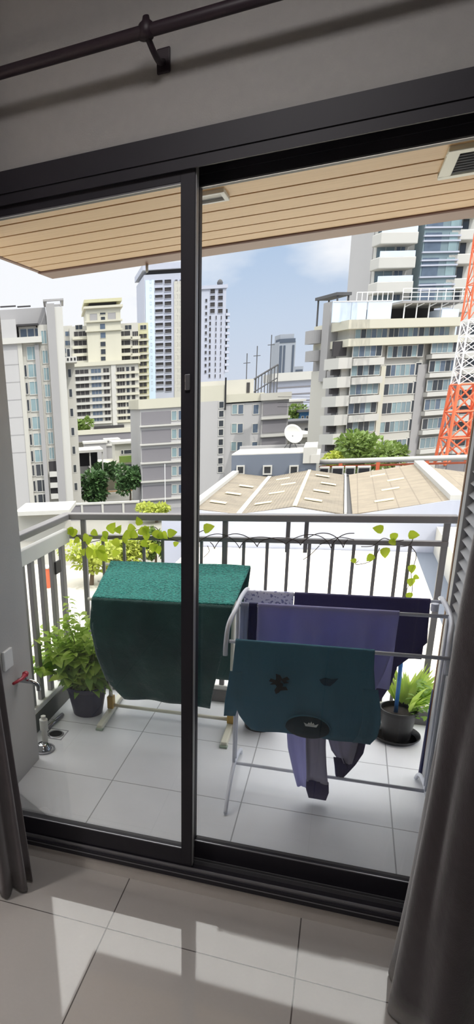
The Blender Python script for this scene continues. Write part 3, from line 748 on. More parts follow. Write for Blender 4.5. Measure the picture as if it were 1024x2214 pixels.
# ------------------------------------------------------------------ the city outside
GZ = -17.0
def horizon_y(px):
    lo, hi = 500, 1300
    for _ in range(40):
        m = (lo+hi)/2
        if ray(px, m).z > 0: lo = m
        else: hi = m
    return lo
class Fac:
    """A building standing on the ground: local u runs along its front, v goes into its depth, z up."""
    def __init__(s, name, px, dist, ang, label, cat, group=None, gz=GZ):
        r = ray(px, horizon_y(px)); r.z = 0; r.normalize()
        o = CAM + r*dist; s.o = Vector((o.x, o.y, gz)); s.a = math.radians(ang)
        s.ud = Vector((math.cos(s.a), math.sin(s.a), 0)); s.vd = Vector((-math.sin(s.a), math.cos(s.a), 0))
        s.rnd = random.Random(int(px)); s.root = thing(name, tuple(s.o), label, cat, group, rz=s.a); s.gz = gz
    def uz(s, px, py, v=0):
        r = ray(px, py); p0 = s.o + s.vd*v
        t = (p0-CAM).dot(s.vd)/r.dot(s.vd); q = CAM + r*t
        return (q-s.o).dot(s.ud), q.z - s.gz
    def box(s, name, mat, u0, u1, z0, z1, v0=0, v1=10, parent=None, bevel=0):
        return MB().box(u0, u1, v0, v1, z0, z1).build(name, mat, parent or s.root, bevel=bevel)
    def pbox(s, name, mat, px0, py0, px1, py1, v0=0, v1=10, parent=None, z0=None):
        """box whose front runs from the upper left pixel to the lower right one, on the plane v0"""
        u0, za = s.uz(px0, py0, v0); u1, _ = s.uz(px1, py0, v0); _, zb_ = s.uz((px0+px1)/2, py1, v0)
        _, za = s.uz((px0+px1)/2, py0, v0)
        return s.box(name, mat, u0, u1, zb_ if z0 is None else z0, za, v0, v1, parent)
    def window(s, u0, u1, z0, z1, v, glass, frame='bwhite', n=1, parent=None, name='window', t=.12, proud=.10):
        b = MB(); f = t
        b.box(u0-f, u1+f, v-proud, v+.02, z1, z1+f); b.box(u0-f, u1+f, v-proud, v+.02, z0-f, z0)
        b.box(u0-f, u0, v-proud, v+.02, z0, z1); b.box(u1, u1+f, v-proud, v+.02, z0, z1)
        for k in range(1, n):
            x = u0+(u1-u0)*k/n; b.box(x-f*.35, x+f*.35, v-proud, v+.02, z0, z1)
        w = b.build(name, M[frame], parent or s.root)
        if n >= 5 and s.root.name.startswith('hotel'):      # separate panes: drawn curtains and dark rooms alternate
            for k in range(n):
                g = ('wteal', 'wgreen', 'wgreen', 'wdark', 'wblue')[int(s.rnd.random()*5)]
                MB().box(u0+(u1-u0)*k/n, u0+(u1-u0)*(k+1)/n, v-.05, v+.01, z0, z1).build('pane', M[g], w)
        else: MB().box(u0, u1, v-.05, v+.01, z0, z1).build('pane', M[glass], w)
        return w

# ground, road, lots
struct(MB().box(-900, 900, 14, 1500, GZ-.6, GZ).build('ground', M['ground']))
o = MB().box(-75, -14, 108, 122, GZ, GZ+.05).build('street', M['road']); struct(o)
o = MB().box(-60, -13.2, 18, 70, GZ, GZ+.06).build('paved_lot', M['lot']); struct(o)

# --- A: white hotel-like block at the left
A_ = Fac('apartment_block', 80, 119, 23.5, 'tall white apartment block with blue-green bay windows at the far left', 'building')
def rows(f, px, y0, y1, n): return [f.uz(px, y0+(y1-y0)*k/(n-1))[1] for k in range(n)]
# side wall
uL = A_.uz(-40, 740)[0]; u1 = A_.uz(37, 740)[0]; zt = A_.uz(30, 690)[1]
A_.box('side_wall', M['blgrey'], uL, u1, 0, zt, 0, 14)
ub0, ub1 = A_.uz(37, 740)[0], A_.uz(83, 740)[0]
zroof = A_.uz(60, 700)[1]
A_.box('bay_wall', M['bwarm'], u1, ub1, 0, A_.uz(60, 742)[1], .6, 14)
A_.box('penthouse', M['bwhite'], u1+.3, ub1-.3, A_.uz(60, 742)[1], A_.uz(60, 703)[1], 2.0, 14)
for k in range(3):
    ua = u1+.6+k*1.25
    A_.window(ua, ua+1.05, A_.uz(60, 732)[1], A_.uz(60, 708)[1], 2.0, 'wblue')
A_.box('penthouse_roof', M['bshadow'], u1-.2, ub1+.2, A_.uz(60, 703)[1], A_.uz(60, 699)[1], .6, 14)
A_.box('balcony_slab', M['bwhite'], uL, ub1+.6, A_.uz(40, 743)[1], A_.uz(40, 730)[1], -.5, 3)
A_.box('pilaster', M['bwarm'], u1, u1+.75, 0, A_.uz(40, 743)[1], -.1, 1)
for z in rows(A_, 30, 788, 979, 6): A_.box('panel_joint', M['bgrey'], uL, u1, z-.06, z+.06, -.03, .1)
wz = [A_.uz(68, y)[1] for y in (763, 801, 839, 876, 915, 951, 987, 1018, 1052, 1083)]
for i, z in enumerate(wz):
    g = 'wteal' if i < 7 else 'wdark'
    A_.window(u1+1.55, u1+3.3, z-1.0, z+1.0, .55, g, n=2)
    if i: A_.window(u1+.85, u1+1.2, z-.9, z+.9, .55, 'wdark')
A_.box('recess_pier', M['bgrey'], ub1-.75, ub1, 0, A_.uz(88, 745)[1], .1, 10)
uc0, uc1 = ub1, A_.uz(104, 740)[0]
A_.box('window_wall', M['bwarm'], uc0, uc1, 0, A_.uz(95, 700)[1], 1.2, 14)
for i, y in enumerate((729, 772, 809, 845, 880, 915, 948, 981)):
    z = A_.uz(100, y, 1.2)[1]; A_.window(uc0+.55, uc1-.25, z-.95, z+1.0, 1.2, 'wteal', n=2)
for i, y in enumerate((1012, 1036, 1060)):
    z = A_.uz(112, y, 1.2)[1]
    A_.box('terrace_opening', M['bshadow'], uc0+.3, uc1, z-.6, z+1.2, 1.12, 1.4)
    A_.box('terrace_wall', M['bwhite'], uc0+.3, uc1, z-1.5, z-.6, .4, 1.3)
ud1 = A_.uz(122, 740)[0]; ue1 = A_.uz(139, 740)[0]
A_.box('stair_tower', M['bgrey'], uc1, ud1, 0, A_.uz(110, 655)[1], .4, 14)
A_.box('stair_tower_lit_side', M['bwhite'], ud1, ue1, 0, A_.uz(130, 662)[1], .6, 14)  # tower's sunlit right side, its brightness painted as a whiter box
A_.box('rear_wing', M['bwarm'], ue1, ue1+1.6, 0, A_.uz(145, 775)[1], 4, 14)
for i in range(8):
    z = 4+i*3.3; A_.window(ue1+.4, ue1+.9, z, z+1.3, 4, 'wdark', proud=.05)
ut = A_.uz(96, 660)[0]
A_.box('roof_block', M['bgrey'], uL, ut, A_.uz(60, 745)[1], A_.uz(60, 655)[1], 6, 18)
for a, b_ in ((0, 34), (37, 66)):
    A_.pbox('roof_vent', M['bshadow'], a, 661, b_, 664, 5.95, 6.2)
pg = A_.uz(92, 643)[0], A_.uz(137, 643)[0]; zg = A_.uz(115, 644)[1]
b = MB(); b.box(pg[0], pg[1], 1, 1.5, zg-.3, zg); b.box(pg[0], pg[1], 7, 7.5, zg-.3, zg); b.box(pg[0], pg[0]+.5, 1.5, 7, zg-.3, zg); b.box(pg[1]-.5, pg[1], 1.5, 7, zg-.3, zg)
for x in (pg[0]+.4, pg[1]-.6): b.box(x, x+.2, 1.2, 1.4, zg-1.6, zg-.3); b.box(x, x+.2, 7.1, 7.3, zg-1.6, zg-.3)
b.build('roof_pergola', M['bgrey'], A_.root)
ubx = A_.uz(141, 770)[0]
A_.box('corner_balcony', M['bwhite'], ue1, ue1+2.0, A_.uz(150, 783)[1], A_.uz(150, 770)[1], 1, 5)
for k in range(3): A_.box('balcony_slot', M['bdark'], ue1+.3+k*.6, ue1+.6+k*.6, A_.uz(150, 779)[1], A_.uz(150, 773)[1], .95, 1.1)

# --- B: cream stepped condominium
B_ = Fac('condominium', 220, 270, 24, 'cream stepped condominium with long balcony bands and a square crown', 'building')
def col(f, a, b_, y, v=0): return f.uz(a, y, v)[0], f.uz(b_, y, v)[0]
u = col(B_, 150, 298, 800); zt = B_.uz(220, 790)[1]
B_.box('lower_block', M['bwarm'], u[0], u[1], 0, zt, 0, 22)
B_.box('lower_cornice', M['bcream'], u[0]-.6, u[1]+.6, zt, zt+1.4, -.8, 4)
zr_ = [B_.uz(200, y)[1] for y in (802.5, 817.5, 833, 848.6, 864, 879, 894, 907)]
cols = ((153, 191, 4, 'bshadow'), (196.5, 218, 3, 'wblue'), (223, 235.5, 2, 'bshadow'), (252.5, 269, 3, 'bshadow'), (272.5, 279, 1, 'wdark'), (283.5, 291, 1, 'bshadow'))
for z in zr_:
    for a, b_, n, g in cols:
        q = col(B_, a, b_, 803); B_.window(q[0], q[1], z-.75, z+.75, 0, g, 'bwarm', n=n, proud=.15)
    q = col(B_, 152, 236, 803); B_.box('balcony_band', M['bwhite'], q[0]-.3, q[1]+.3, z-1.75, z-.95, -.6, .1)
    q = col(B_, 250, 297, 803); B_.box('balcony_band', M['bcream'], q[0]-.3, q[1]+.6, z-1.75, z-.95, -.6, .1)
q = col(B_, 240, 250, 803); B_.box('service_strip', M['bwhite'], q[0], q[1], 0, zt, -.5, .1)
zb0 = B_.uz(220, 921)[1]; zb1 = B_.uz(220, 928)[1]
q = col(B_, 160, 300, 925)
B_.box('podium_opening', M['bshadow'], q[0]+8, q[1]-6, zb1-1.5, zb0, -.7, .2)
B_.box('podium_deck', M['bcream'], q[0]-4, q[1]+8, zb1-4.2, zb1-1.5, -9, 0)
# upper
u = col(B_, 152, 299, 745, 6); B_.box('upper_block', M['bwarm'], u[0], u[1], 0, B_.uz(220, 702, 6)[1], 6, 26)
u = col(B_, 139, 158, 745, 12); B_.box('rear_wing', M['bwarm'], u[0], u[1], 0, B_.uz(150, 704, 12)[1], 12, 30)
u = col(B_, 296, 321, 745, 9); B_.box('right_wing', M['byellow'], u[0], u[1], 0, B_.uz(310, 698, 9)[1], 9, 30)
u = col(B_, 187, 261, 700, 3.0); zc = B_.uz(222, 666, 3)[1]
B_.box('crown_tower', M['bcream'], u[0], u[1], 0, zc, 3, 24)
B_.box('crown_slab', M['bcream'], u[0]-.9, u[1]+.9, zc, zc+.8, 2, 25)
B_.box('crown_loggia', M['bshadow'], u[0]+1.4, u[1]-1.4, zc+.8, zc+2.0, 4, 23)
B_.box('crown_roof', M['byellow'], u[0]-.6, u[1]+.6, zc+2.0, zc+3.1, 2.2, 24.5)
for y in (694, 714): z = B_.uz(222, y, 3)[1]; B_.box('crown_cornice', M['bcream'], u[0]-.6, u[1]+.6, z-.3, z+.3, 2.3, 4)
for a, b_, y0, y1, g in ((194, 210, 677, 694, 'bgrey'), (233, 250, 677, 694, 'bgrey'), (216, 228, 676, 680, 'wdark'), (218, 227, 685, 693, 'wdark'), (216, 227, 700, 712, 'wblue'), (217, 228, 719, 731, 'wblue'), (217, 228, 739, 749, 'wdark'), (218, 228, 755, 766, 'wdark'), (218, 228, 771, 780, 'wdark')):
    q = col(B_, a, b_, (y0+y1)/2, 3); B_.window(q[0], q[1], B_.uz(222, y1, 3)[1], B_.uz(222, y0, 3)[1], 3, g, 'bcream', proud=.15)
for y in (722, 742, 758.5, 775):
    z = B_.uz(180, y, 6)[1]
    for a, b_, px in ((160, 187, 175), (242, 281, 262), (286, 298, 292)):
        q = col(B_, a, b_, y, 6); z = B_.uz(px, y, 6)[1]
        B_.window(q[0], q[1], z-.8, z+.9, 6, 'bshadow', 'bwarm', n=3, proud=.15)
        B_.box('balcony_band', M['bcream'], q[0]-.8, q[1]+.8, z-2.0, z-.95, 5, 6.1)
    q = col(B_, 141, 154, y, 12); z = B_.uz(147, y, 12)[1]; B_.window(q[0], q[1], z-.8, z+.9, 12, 'wblue', 'bwarm', n=2)
for y in (714,): 
    for a, b_, px in ((163, 178, 170), (270, 284, 277), (303, 316, 310)):
        v_ = 6 if px < 300 else 9
        q = col(B_, a, b_, y-5, v_); z = B_.uz(px, y-6, v_)[1]; B_.window(q[0], q[1], z-.7, z+.8, v_, 'wdark', 'bcream', n=2)
for k in range(13):
    y = 727+k*15; q = col(B_, 301, 317, y, 9); z = B_.uz(309, y, 9)[1]
    B_.window(q[0], q[1], z-.7, z+.8, 9, 'bshadow', 'byellow', n=2, proud=.2)
    B_.box('wing_band', M['bcream'], q[0]-1, q[1]+1, z-1.7, z-1.0, 8.5, 9.1)

# --- C: two tall pale towers
C_ = Fac('apartment_tower', 355, 300, 24, 'tall pale tower with many rows of square balconies just left of the door mullion', 'building')
u = col(C_, 313, 412, 700); zt = C_.uz(355, 592)[1]
C_.box('tower_wall', M['bcool'], u[0], u[1], 0, zt, 0, 26)
C_.box('roof_parapet', M['bcool'], u[0]-.6, u[1], zt+1.6, zt+3.8, -.8, 27); C_.box('roof_loggia', M['bshadow'], u[0]+2, u[1]-2, zt, zt+1.6, 1, 25)
q = col(C_, 318, 334, 700); C_.box('blue_strip', simple('pale_blue_render', (190, 208, 226), .8), q[0]-.5, q[1], 0, zt-2, -.25, .1)
q = col(C_, 376, 412, 700); C_.box('cream_strip', M['bwarm'], q[0], q[1], 0, zt-3, -.3, .1)
for y in (609, 625.6, 641, 656, 672, 686.5, 701.5, 716, 730.6, 745, 758.5, 773, 787, 801, 815, 828, 842):
    for a, b_, g, h in ((335.5, 352, 'bshadow', .55), (356, 370, 'bshadow', .72), (378, 383.5, 'bpanel', .7), (388.5, 393, 'bpanel', .7), (325, 327.5, 'wteal', .5)):
        q = col(C_, a, b_, 700); z = C_.uz((a+b_)/2, y)[1]
        C_.window(q[0], q[1], z-h, z+h, 0, g, 'bcool', proud=.3)
D2 = Fac('apartment_tower', 465, 306, 24, 'pale tower with scalloped corner balconies just right of the door mullion', 'building')
u = col(D2, 425, 487, 720); zt = D2.uz(465, 624)[1]
D2.box('tower_wall', M['bcool'], u[0], u[1], 0, zt, 0, 24)
D2.box('roof_parapet', M['bcool'], u[0]-.5, u[1]+.5, zt, zt+1.3, -.5, 24.5)
for y in (630, 644, 658.5, 672.5):
    for a, b_ in ((454, 464), (471, 481)):
        q = col(D2, a, b_, 650); z = D2.uz((a+b_)/2, y)[1]; D2.window(q[0], q[1], z-.8, z+.8, 0, 'bshadow', 'bcool', proud=.2)
for k in range(11):
    y = 687+k*12.6
    for a, b_ in ((451.5, 455), (464.8, 467), (476, 478)):
        q = col(D2, a, b_, 740); z = D2.uz((a+b_)/2, y)[1]; D2.window(q[0], q[1], z-.7, z+.7, 0, 'bshadow', 'bcool', proud=.15)
for k in range(12):
    q = col(D2, 442.5, 446.5, 740); z = D2.uz(444, 650+k*14)[1]; D2.window(q[0], q[1], z-.6, z+.6, 0, 'bshadow', 'bcool', proud=.15)
for k in range(10):
    z = D2.uz(488, 677+k*13.6)[1]; q = D2.uz(487, 740)[0]
    b = MB(); pts = [(q-.1, 0, z)] + [(q-.1+2.3*math.cos(a_), 2.2-2.6*math.sin(a_), z) for a_ in [PI/2-PI*j/8 for j in range(9)]]
    b.prism([(p[0], p[1], z-1.0) for p in pts[1:]], (0, 0, 0), (0, 0, 1.0)); b.build('scalloped_balcony', M['bcool'], D2.root)
    D2.box('balcony_shade', M['bshadow'], q, q+.8, z, z+1.6, .6, 3.6)
o = MB().lathe([(0, 0), (1.0, .3), (1.3, 1.2), (.8, 2.2), (0, 2.6)], (u[1]-2, 3, zt+1.3), 12).build('water_tank', M['darkroof'], D2.root, True)

# --- E: far towers
E_ = Fac('office_tower', 619, 600, 24, 'distant slim grey tower with dark vertical window strips', 'building')
u = col(E_, 601, 637, 780); zt = E_.uz(619, 738)[1]
E_.box('tower_wall', M['haze'], u[0], u[1], 0, zt, 0, 18)
E_.box('tower_top', M['haze'], u[0]+1.5, u[1]-1, zt, E_.uz(619, 722)[1], 2, 16)
E_.box('top_band', M['hazeglass'], u[0]+.5, u[1]-.5, zt-1, zt+2, -.3, 10)
for a, b_ in ((603, 608), (611, 615), (630, 634)):
    q = col(E_, a, b_, 780); E_.box('window_strip', M['hazeglass'], q[0], q[1], 20, zt-3, -.4, .3)
E2 = Fac('office_tower', 646, 640, 24, 'small faint tower beside the distant slim grey tower', 'building')
u = col(E2, 637, 655, 800); zt = E2.uz(646, 792)[1]
E2.box('tower_wall', M['haze'], u[0], u[1], 0, zt, 0, 16)
for k in range(7): E2.box('floor_band', M['hazeglass'], u[0]+.6, u[1]-.6, zt-4-k*4, zt-2.6-k*4, -.3, .3)
for i, (px, yt, lab) in enumerate(((534, 764, 'thin antenna mast left of the other two on the far skyline'), (556, 748, 'thin antenna mast between the other two on the far skyline'), (587, 724, 'tallest thin antenna mast beside the distant slim tower'))):
    p = at(px, yt, y=230); p2 = at(px-1, 835, y=230)
    o = thing('antenna_mast', (p.x, 230, GZ), lab, 'mast', 'antenna masts on the skyline')
    MB().tube([(0, 0, 0), (0, 0, p.z-GZ)], .16, 6).build('mast_pole', M['darkroof'], o)
    MB().box(-1.1, 1.1, -.1, .1, p.z-GZ-3, p.z-GZ-2.8).build('cross_arm', M['darkroof'], o)
# stepped stadium-like frame
Fm = Fac('steel_stand', 580, 235, 24, 'grey open steel framework rising to the right on the skyline', 'steel frame')
b = MB()
for k in range(9):
    a0 = Fm.uz(545+k*7, 822-k*4.2); b.box(a0[0]-.12, a0[0]+.12, 0, .25, 0, a0[1])
p0, p1 = Fm.uz(545, 822), Fm.uz(601, 788)
b.tube([(p0[0], 0, p0[1]), (p1[0], 0, p1[1])], .3, 6); b.tube([(p0[0], 0, p0[1]-4), (p1[0], 0, p1[1]-4)], .2, 6)
b.build('lattice', M['darkroof'], Fm.root)

# --- D: grey five-storey building
D_ = Fac('walkup_block', 400, 122, 24, 'light grey five-storey block with cream parapet behind the door mullion', 'building')
u0 = D_.uz(303, 900)[0]; u1 = D_.uz(433, 900)[0]; u2 = D_.uz(487, 900)[0]; u3 = D_.uz(563, 900)[0]; u4 = D_.uz(622, 880)[0]
zt = D_.uz(350, 882)[1]; zp = D_.uz(350, 861)[1]
D_.box('main_wall', M['blgrey'], u0, u3, 0, zt, 0, 16)
D_.box('parapet', M['bcream'], u0-.3, u1, zt, zp, -.3, 16)
zs = D_.uz(460, 838)[1]
D_.box('stair_block', M['blgrey'], u1-.8, u2-.3, 0, zt+.6, -.5, 8); D_.box('stair_block_top', M['bcream'], u1-.8, u2-.3, zt+.6, zs+.3, -.5, 9)
D_.box('parapet', M['bcream'], u2-.3, u3+.4, zt+.2, D_.uz(530, 851)[1], -.3, 16)
D_.box('roof_house', M['bwarm'], u2-4.2, D_.uz(566, 840)[0], zt, D_.uz(520, 819)[1], 5, 13)
D_.box('roof_door', M['bshadow'], D_.uz(550, 835)[0], D_.uz(557, 835)[0], D_.uz(553, 848, 5)[1], D_.uz(553, 826, 5)[1], 4.9, 5.1)
D_.box('drain_pipe', M['bdark'], u2-.35, u2-.1, zt-1, zs+1.5, -.7, -.5)
rz_ = [D_.uz(350, y)[1] for y in (921, 961, 1001, 1041, 1080)]
tops = [zt]+rz_[:-1]
up0 = D_.uz(305, 900)[0]; up1 = D_.uz(369, 900)[0]
for za, zb_ in zip(tops, rz_):
    D_.box('wall_panel', M['bpanel'], up0, up1, zb_+.35, za-.55, -.06, .1)
    D_.box('ledge', M['bwhite'], u0-.2, u1-.8, zb_, zb_+.28, -.5, .1)
    z = (za+zb_)/2+.1
    q = col(D_, 371, 381, 900); D_.window(q[0], q[1], z-.75, z+.75, 0, 'wteal'); q = col(D_, 385.5, 394, 900); D_.window(q[0], q[1], z-.75, z+.75, 0, 'wblue')
for y in (885, 925, 965, 1005):
    z = D_.uz(477, y)[1]
    for dz in (.75, -.75): q = col(D_, 473, 482.5, 900, -.5); D_.window(q[0], q[1], z+dz-.5, z+dz+.5, -.5, 'wdark')
for y in (885, 926, 965):
    for a, b_ in ((501.5, 511.5), (514.5, 525), (547, 558)):
        q = col(D_, a, b_, 890); z = D_.uz((a+b_)/2, y)[1]; D_.window(q[0], q[1], z-.75, z+.75, 0, 'wteal' if a < 512 else 'wblue')
ztw = D_.uz(592, 862)[1]
D_.box('end_wing', M['bgrey'], u3, u4, 0, ztw, -.4, 14); D_.box('end_parapet', M['bwarm'], u3-.3, u4+.3, ztw-.2, D_.uz(592, 849)[1], -.8, 14.4)
for y in (903, 941, 978):
    z = D_.uz(592, y)[1]; D_.box('ledge', M['bwhite'], u3-.1, u4+.2, z-.2, z+.2, -.9, -.3); D_.box('wall_panel', M['bpanel'], u3+.3, u4-.3, z+.5, z+2.6, -.46, -.3)

# --- F: large white block at the right
F2 = Fac('hotel_block', 830, 115, 40, 'large white block with ribbon windows and a roof terrace at the right', 'building')
u0 = F2.uz(738, 800)[0]; u1 = F2.uz(985, 760)[0]; zt = F2.uz(860, 690)[1]
F2.box('main_wall', M['bwarm'], u0, u1, 0, zt-6.4, 0, 7)
F2.box('top_storey', M['bwarm'], u0+1.2, u1-.3, zt-6.4, zt-.1, .4, 7)
F2.box('roof_ledge', M['bcream'], u0, u1-.2, zt-1.2, zt, -.8, 7)
F2.box('terrace_ledge', M['bcream'], u0, u1+.8, F2.uz(860, 746)[1], F2.uz(860, 730)[1], -1.0, 7)
zwa, zwb = F2.uz(880, 727)[1], F2.uz(880, 701)[1]
for a, b_ in ((768, 836), (840, 902), (905, 970)):
    q = col(F2, a, b_, 714, .4); F2.window(q[0], q[1], zwa, zwb, .4, 'wgreen' if a < 840 else 'wblue', n=6, t=.1)
# pilasters and colour strips
q = col(F2, 824, 834, 760); F2.box('pier', M['bcream'], q[0], q[1], 0, zt-6.4, -.35, .1)
q = col(F2, 906, 926, 760); F2.box('pier', M['bgrey'], q[0], q[1], 0, zt-6.4, -.15, .1)
for i in range(6):
    y1_, y2_, y3_ = 759+i*40.6, 760+i*40.2, 751+i*40.6
    z = F2.uz(788, y1_)[1]; h = .76
    q = col(F2, 757, 818, 762); F2.window(q[0], q[1], z-h, z+h+(.5 if i == 0 else 0), -.5, 'wgreen' if i % 3 else 'wteal', n=5, t=.1)
    F2.box('window_ledge', M['bwhite'], q[0]-.2, q[1]+.2, z-2.0, z-1.0, -1.1, .1)
    q2 = col(F2, 818.5, 824, 762); F2.window(q2[0]+.1, q2[1]-.1, z-.8, z+.8, 0, 'wdark', t=.08)
    z = F2.uz(868, y2_)[1]; q = col(F2, 837, 899, 760); F2.window(q[0], q[1], z-h, z+h, 0, 'wblue' if i % 2 else 'wgreen', n=6, t=.1)
    q = col(F2, 901.5, 913, 760); F2.window(q[0], q[1], z-.8, z+.9, 0, 'wdark', n=1, t=.1)
    z = F2.uz(955, y3_)[1]; q = col(F2, 926, 982, 756); F2.window(q[0], q[1], z-h, z+h, -.5, 'wgreen' if i % 2 else 'wteal', n=5, t=.1)
    F2.box('window_ledge', M['bwhite'], q[0]-.2, q[1]+.2, z-1.6, z-.95, -1.0, .1)
    # corner balconies at the left
    z = F2.uz(728, 765+i*41)[1]
    qa = col(F2, 718, 750, 775)
    F2.box('corner_opening', M['bshadow'], qa[0]+.3, qa[1], z-.3, z+1.7, .25, .6)
    b = MB(); b.prism([(qa[0]-.2, 1.5, z-2.1), (qa[0]+.6, -.7, z-2.1), (qa[1]+.2, -.9, z-2.1), (qa[1]+.2, .6, z-2.1), (qa[0]+.4, .8, z-2.1)], (0, 0, 0), (0, 0, 1.5)); b.build('corner_balcony', M['bwhite'], F2.root)
q = col(F2, 722, 740, 800, .6)
F2.box('corner_core', M['bgrey'], q[0], u0+.1, 0, zt-6.6, .6, 2.2)
q2 = col(F2, 689, 700, 800, 6)
F2.box('side_wing', M['bgrey'], q2[0], q2[1]+1, 0, F2.uz(694, 757, 6)[1], 6, 7.5)
for y0_, y1_ in ((713, 742), (757, 780)):
    z0_, z1_ = F2.uz(690, y1_, 5)[1], F2.uz(690, y0_, 5)[1]
    qa = col(F2, 677, 704, (y0_+y1_)/2, 5); b = MB(); r_ = (qa[1]-qa[0])*.55
    b.prism([(qa[0]+r_*(1-math.cos(a_)), 6.0-r_*.8*math.sin(a_), z0_) for a_ in [PI/2*j/6 for j in range(7)]] + [(qa[1]+.4, 6.0-r_*.8, z0_), (qa[1]+.4, 7, z0_), (qa[0], 7, z0_)], (0, 0, 0), (0, 0, z1_-z0_))
    b.build('rounded_balcony', M['bgrey'], F2.root)
# upper left stepped volumes and the roof terrace
q = col(F2, 712, 735, 690, 3); F2.box('stepped_volume', M['bgrey'], q[0], u0+2, zt-8, F2.uz(718, 652, 3)[1], 3, 4.6)
zg0, zg1 = F2.uz(790, 682, 1)[1], F2.uz(790, 652, 1)[1]
for a, b_ in ((719, 758), (760, 792), (795, 846)):
    q = col(F2, a, b_, 668, 1); o = F2.box('glass_screen', M['railglass'], q[0], q[1], zt-.1, zg1, 1, 1.15)
q = col(F2, 719, 846, 668, 1); b = MB()
b.tube([(q[0], 1, zg1+.05), (q[1], 1, zg1+.05)], .08, 6); b.tube([(q[0]+4, 1, zg1+1.2), (q[1], 1, zg1+1.2)], .07, 6)
for k in range(8): x = q[0]+4+(q[1]-q[0]-4)*k/7; b.tube([(x, 1, zg1), (x, 1, zg1+1.2)], .06, 6)
b.build('terrace_rail', M['wsteel'], F2.root)
q = col(F2, 718, 750, 640, 4); zc = F2.uz(735, 634, 4)[1]
F2.box('roof_shelter', M['darkroof'], q[0], q[1], zc-.4, zc, 3, 8)
b = MB()
for x in (q[0]+.3, q[1]-.4): b.box(x, x+.18, 3.2, 3.4, zt, zc-.4); b.box(x, x+.18, 7.6, 7.8, zt, zc-.4)
b.build('shelter_post', M['darkroof'], F2.root)
q = col(F2, 862, 985, 645, 1); zc = F2.uz(925, 651, 1)[1]
F2.box('terrace_canopy', M['bgrey'], q[0], q[1]+2, zc-.3, zc, .2, 7)
F2.box('terrace_back_wall', M['bshadow'], q[0]-1, q[1]+1, zt-.1, zc-.3, 6, 7)
b = MB()
for k in range(5):
    x = q[0]+1+k*2.3; b.tube([(x, .8, zt-.1), (x, .8, zt+1.7), (x+1.1, .6, zc-.3)], .10, 6); b.tube([(x, .8, zt+1.0), (x-.05, .7, zc-.3)], .09, 6)
b.build('canopy_strut', M['wsteel'], F2.root)
b = MB()
for dz in (.5, 1.1, 1.6): b.tube([(q[0], .3, zc+dz), (q[1]+2, .3, zc+dz)], .06, 6)
for k in range(9): x = q[0]+k*(q[1]+2-q[0])/8; b.tube([(x, .3, zc), (x, .3, zc+1.6)], .06, 6)
b.build('canopy_rail', M['wsteel'], F2.root)
q = col(F2, 955, 992, 690, .3); F2.box('white_screen', M['railglass'], q[0], q[1], F2.uz(970, 727, .3)[1], F2.uz(970, 668, .3)[1], .5, 3)

# --- G: tall glass and white balcony tower behind it
G_ = Fac('luxury_tower', 880, 150, 34, 'tall white and glass tower with broad balconies at the upper right', 'building')
u0 = G_.uz(812, 560)[0]; u1 = G_.uz(1075, 560)[0]; zmax = G_.uz(880, 380)[1]
G_.box('tower_wall', M['bwhite'], u0, u1, 0, zmax, 0, 8)
qs = col(G_, 772, 812, 560, 4); G_.box('side_wall', M['blgrey'], qs[0]+1, u0+.1, 0, zmax, 1.0, 8)
qg = col(G_, 893, 969, 560); G_.box('glass_bay', M['wgreen'], qg[0], qg[1], 12, zmax, -2.2, .2)
ql = col(G_, 816, 896, 560, -2); qr = col(G_, 966, 1030, 560, -2)
for i in range(-3, 4):
    zl = G_.uz(855, 569+i*53, -2)[1]; zr2 = G_.uz(995, 561+i*52.5, -2)[1]
    G_.box('balcony', M['bwhite'], ql[0], ql[1], zl-.9, zl+1.0, -2.4, .2, bevel=.15)
    G_.box('glass_rail', M['railglass'], ql[0]+.2, ql[1]-.2, zl+1.0, zl+1.9, -2.3, -2.2)
    G_.window(ql[0]+1, ql[0]+4.6, zl+1.1, zl+3.9, 0, 'wgreen', n=2); G_.window(ql[0]+5, ql[1]-.8, zl+1.1, zl+3.9, 0, 'wblue', n=2)
    G_.box('balcony', M['bwhite'], qr[0], qr[1], zr2-.8, zr2+.9, -2.2, .2, bevel=.15)
    G_.window(qr[0]+.6, qr[0]+2, zr2+1.0, zr2+3.6, 0, 'wblue', n=1); G_.window(qr[0]+2.4, qr[1]-1, zr2+1.0, zr2+3.6, 0, 'wdark', n=2)
    zz = G_.uz(930, 566+i*53, -2.2)[1]
    for dz in (-.6, .2, 1.5): G_.box('bay_band', M['bcool'], qg[0]-.1, qg[1]+.1, zz+dz-.13, zz+dz+.13, -2.45, -2.15)
    G_.box('dark_pane', M['wblue'], qg[0]+.3, qg[0]+3.6, zz+1.7, zz+4.6, -2.26, -2.1)
    G_.box('clear_pane', M['wteal'], qg[0]+5.2, qg[1]-.5, zz+1.7, zz+4.6, -2.26, -2.1)
    zs_ = G_.uz(790, 540+i*45+4, 4)[1]
    b = MB(); b.box(qs[0]+2.0, qs[0]+3.0, .9, 1.05, zs_-1.6, zs_+1.6); b.box(qs[0]+3.3, qs[0]+4.0, .9, 1.05, zs_-1.2, zs_+1.9); b.build('side_window', M['wblue'], G_.root)

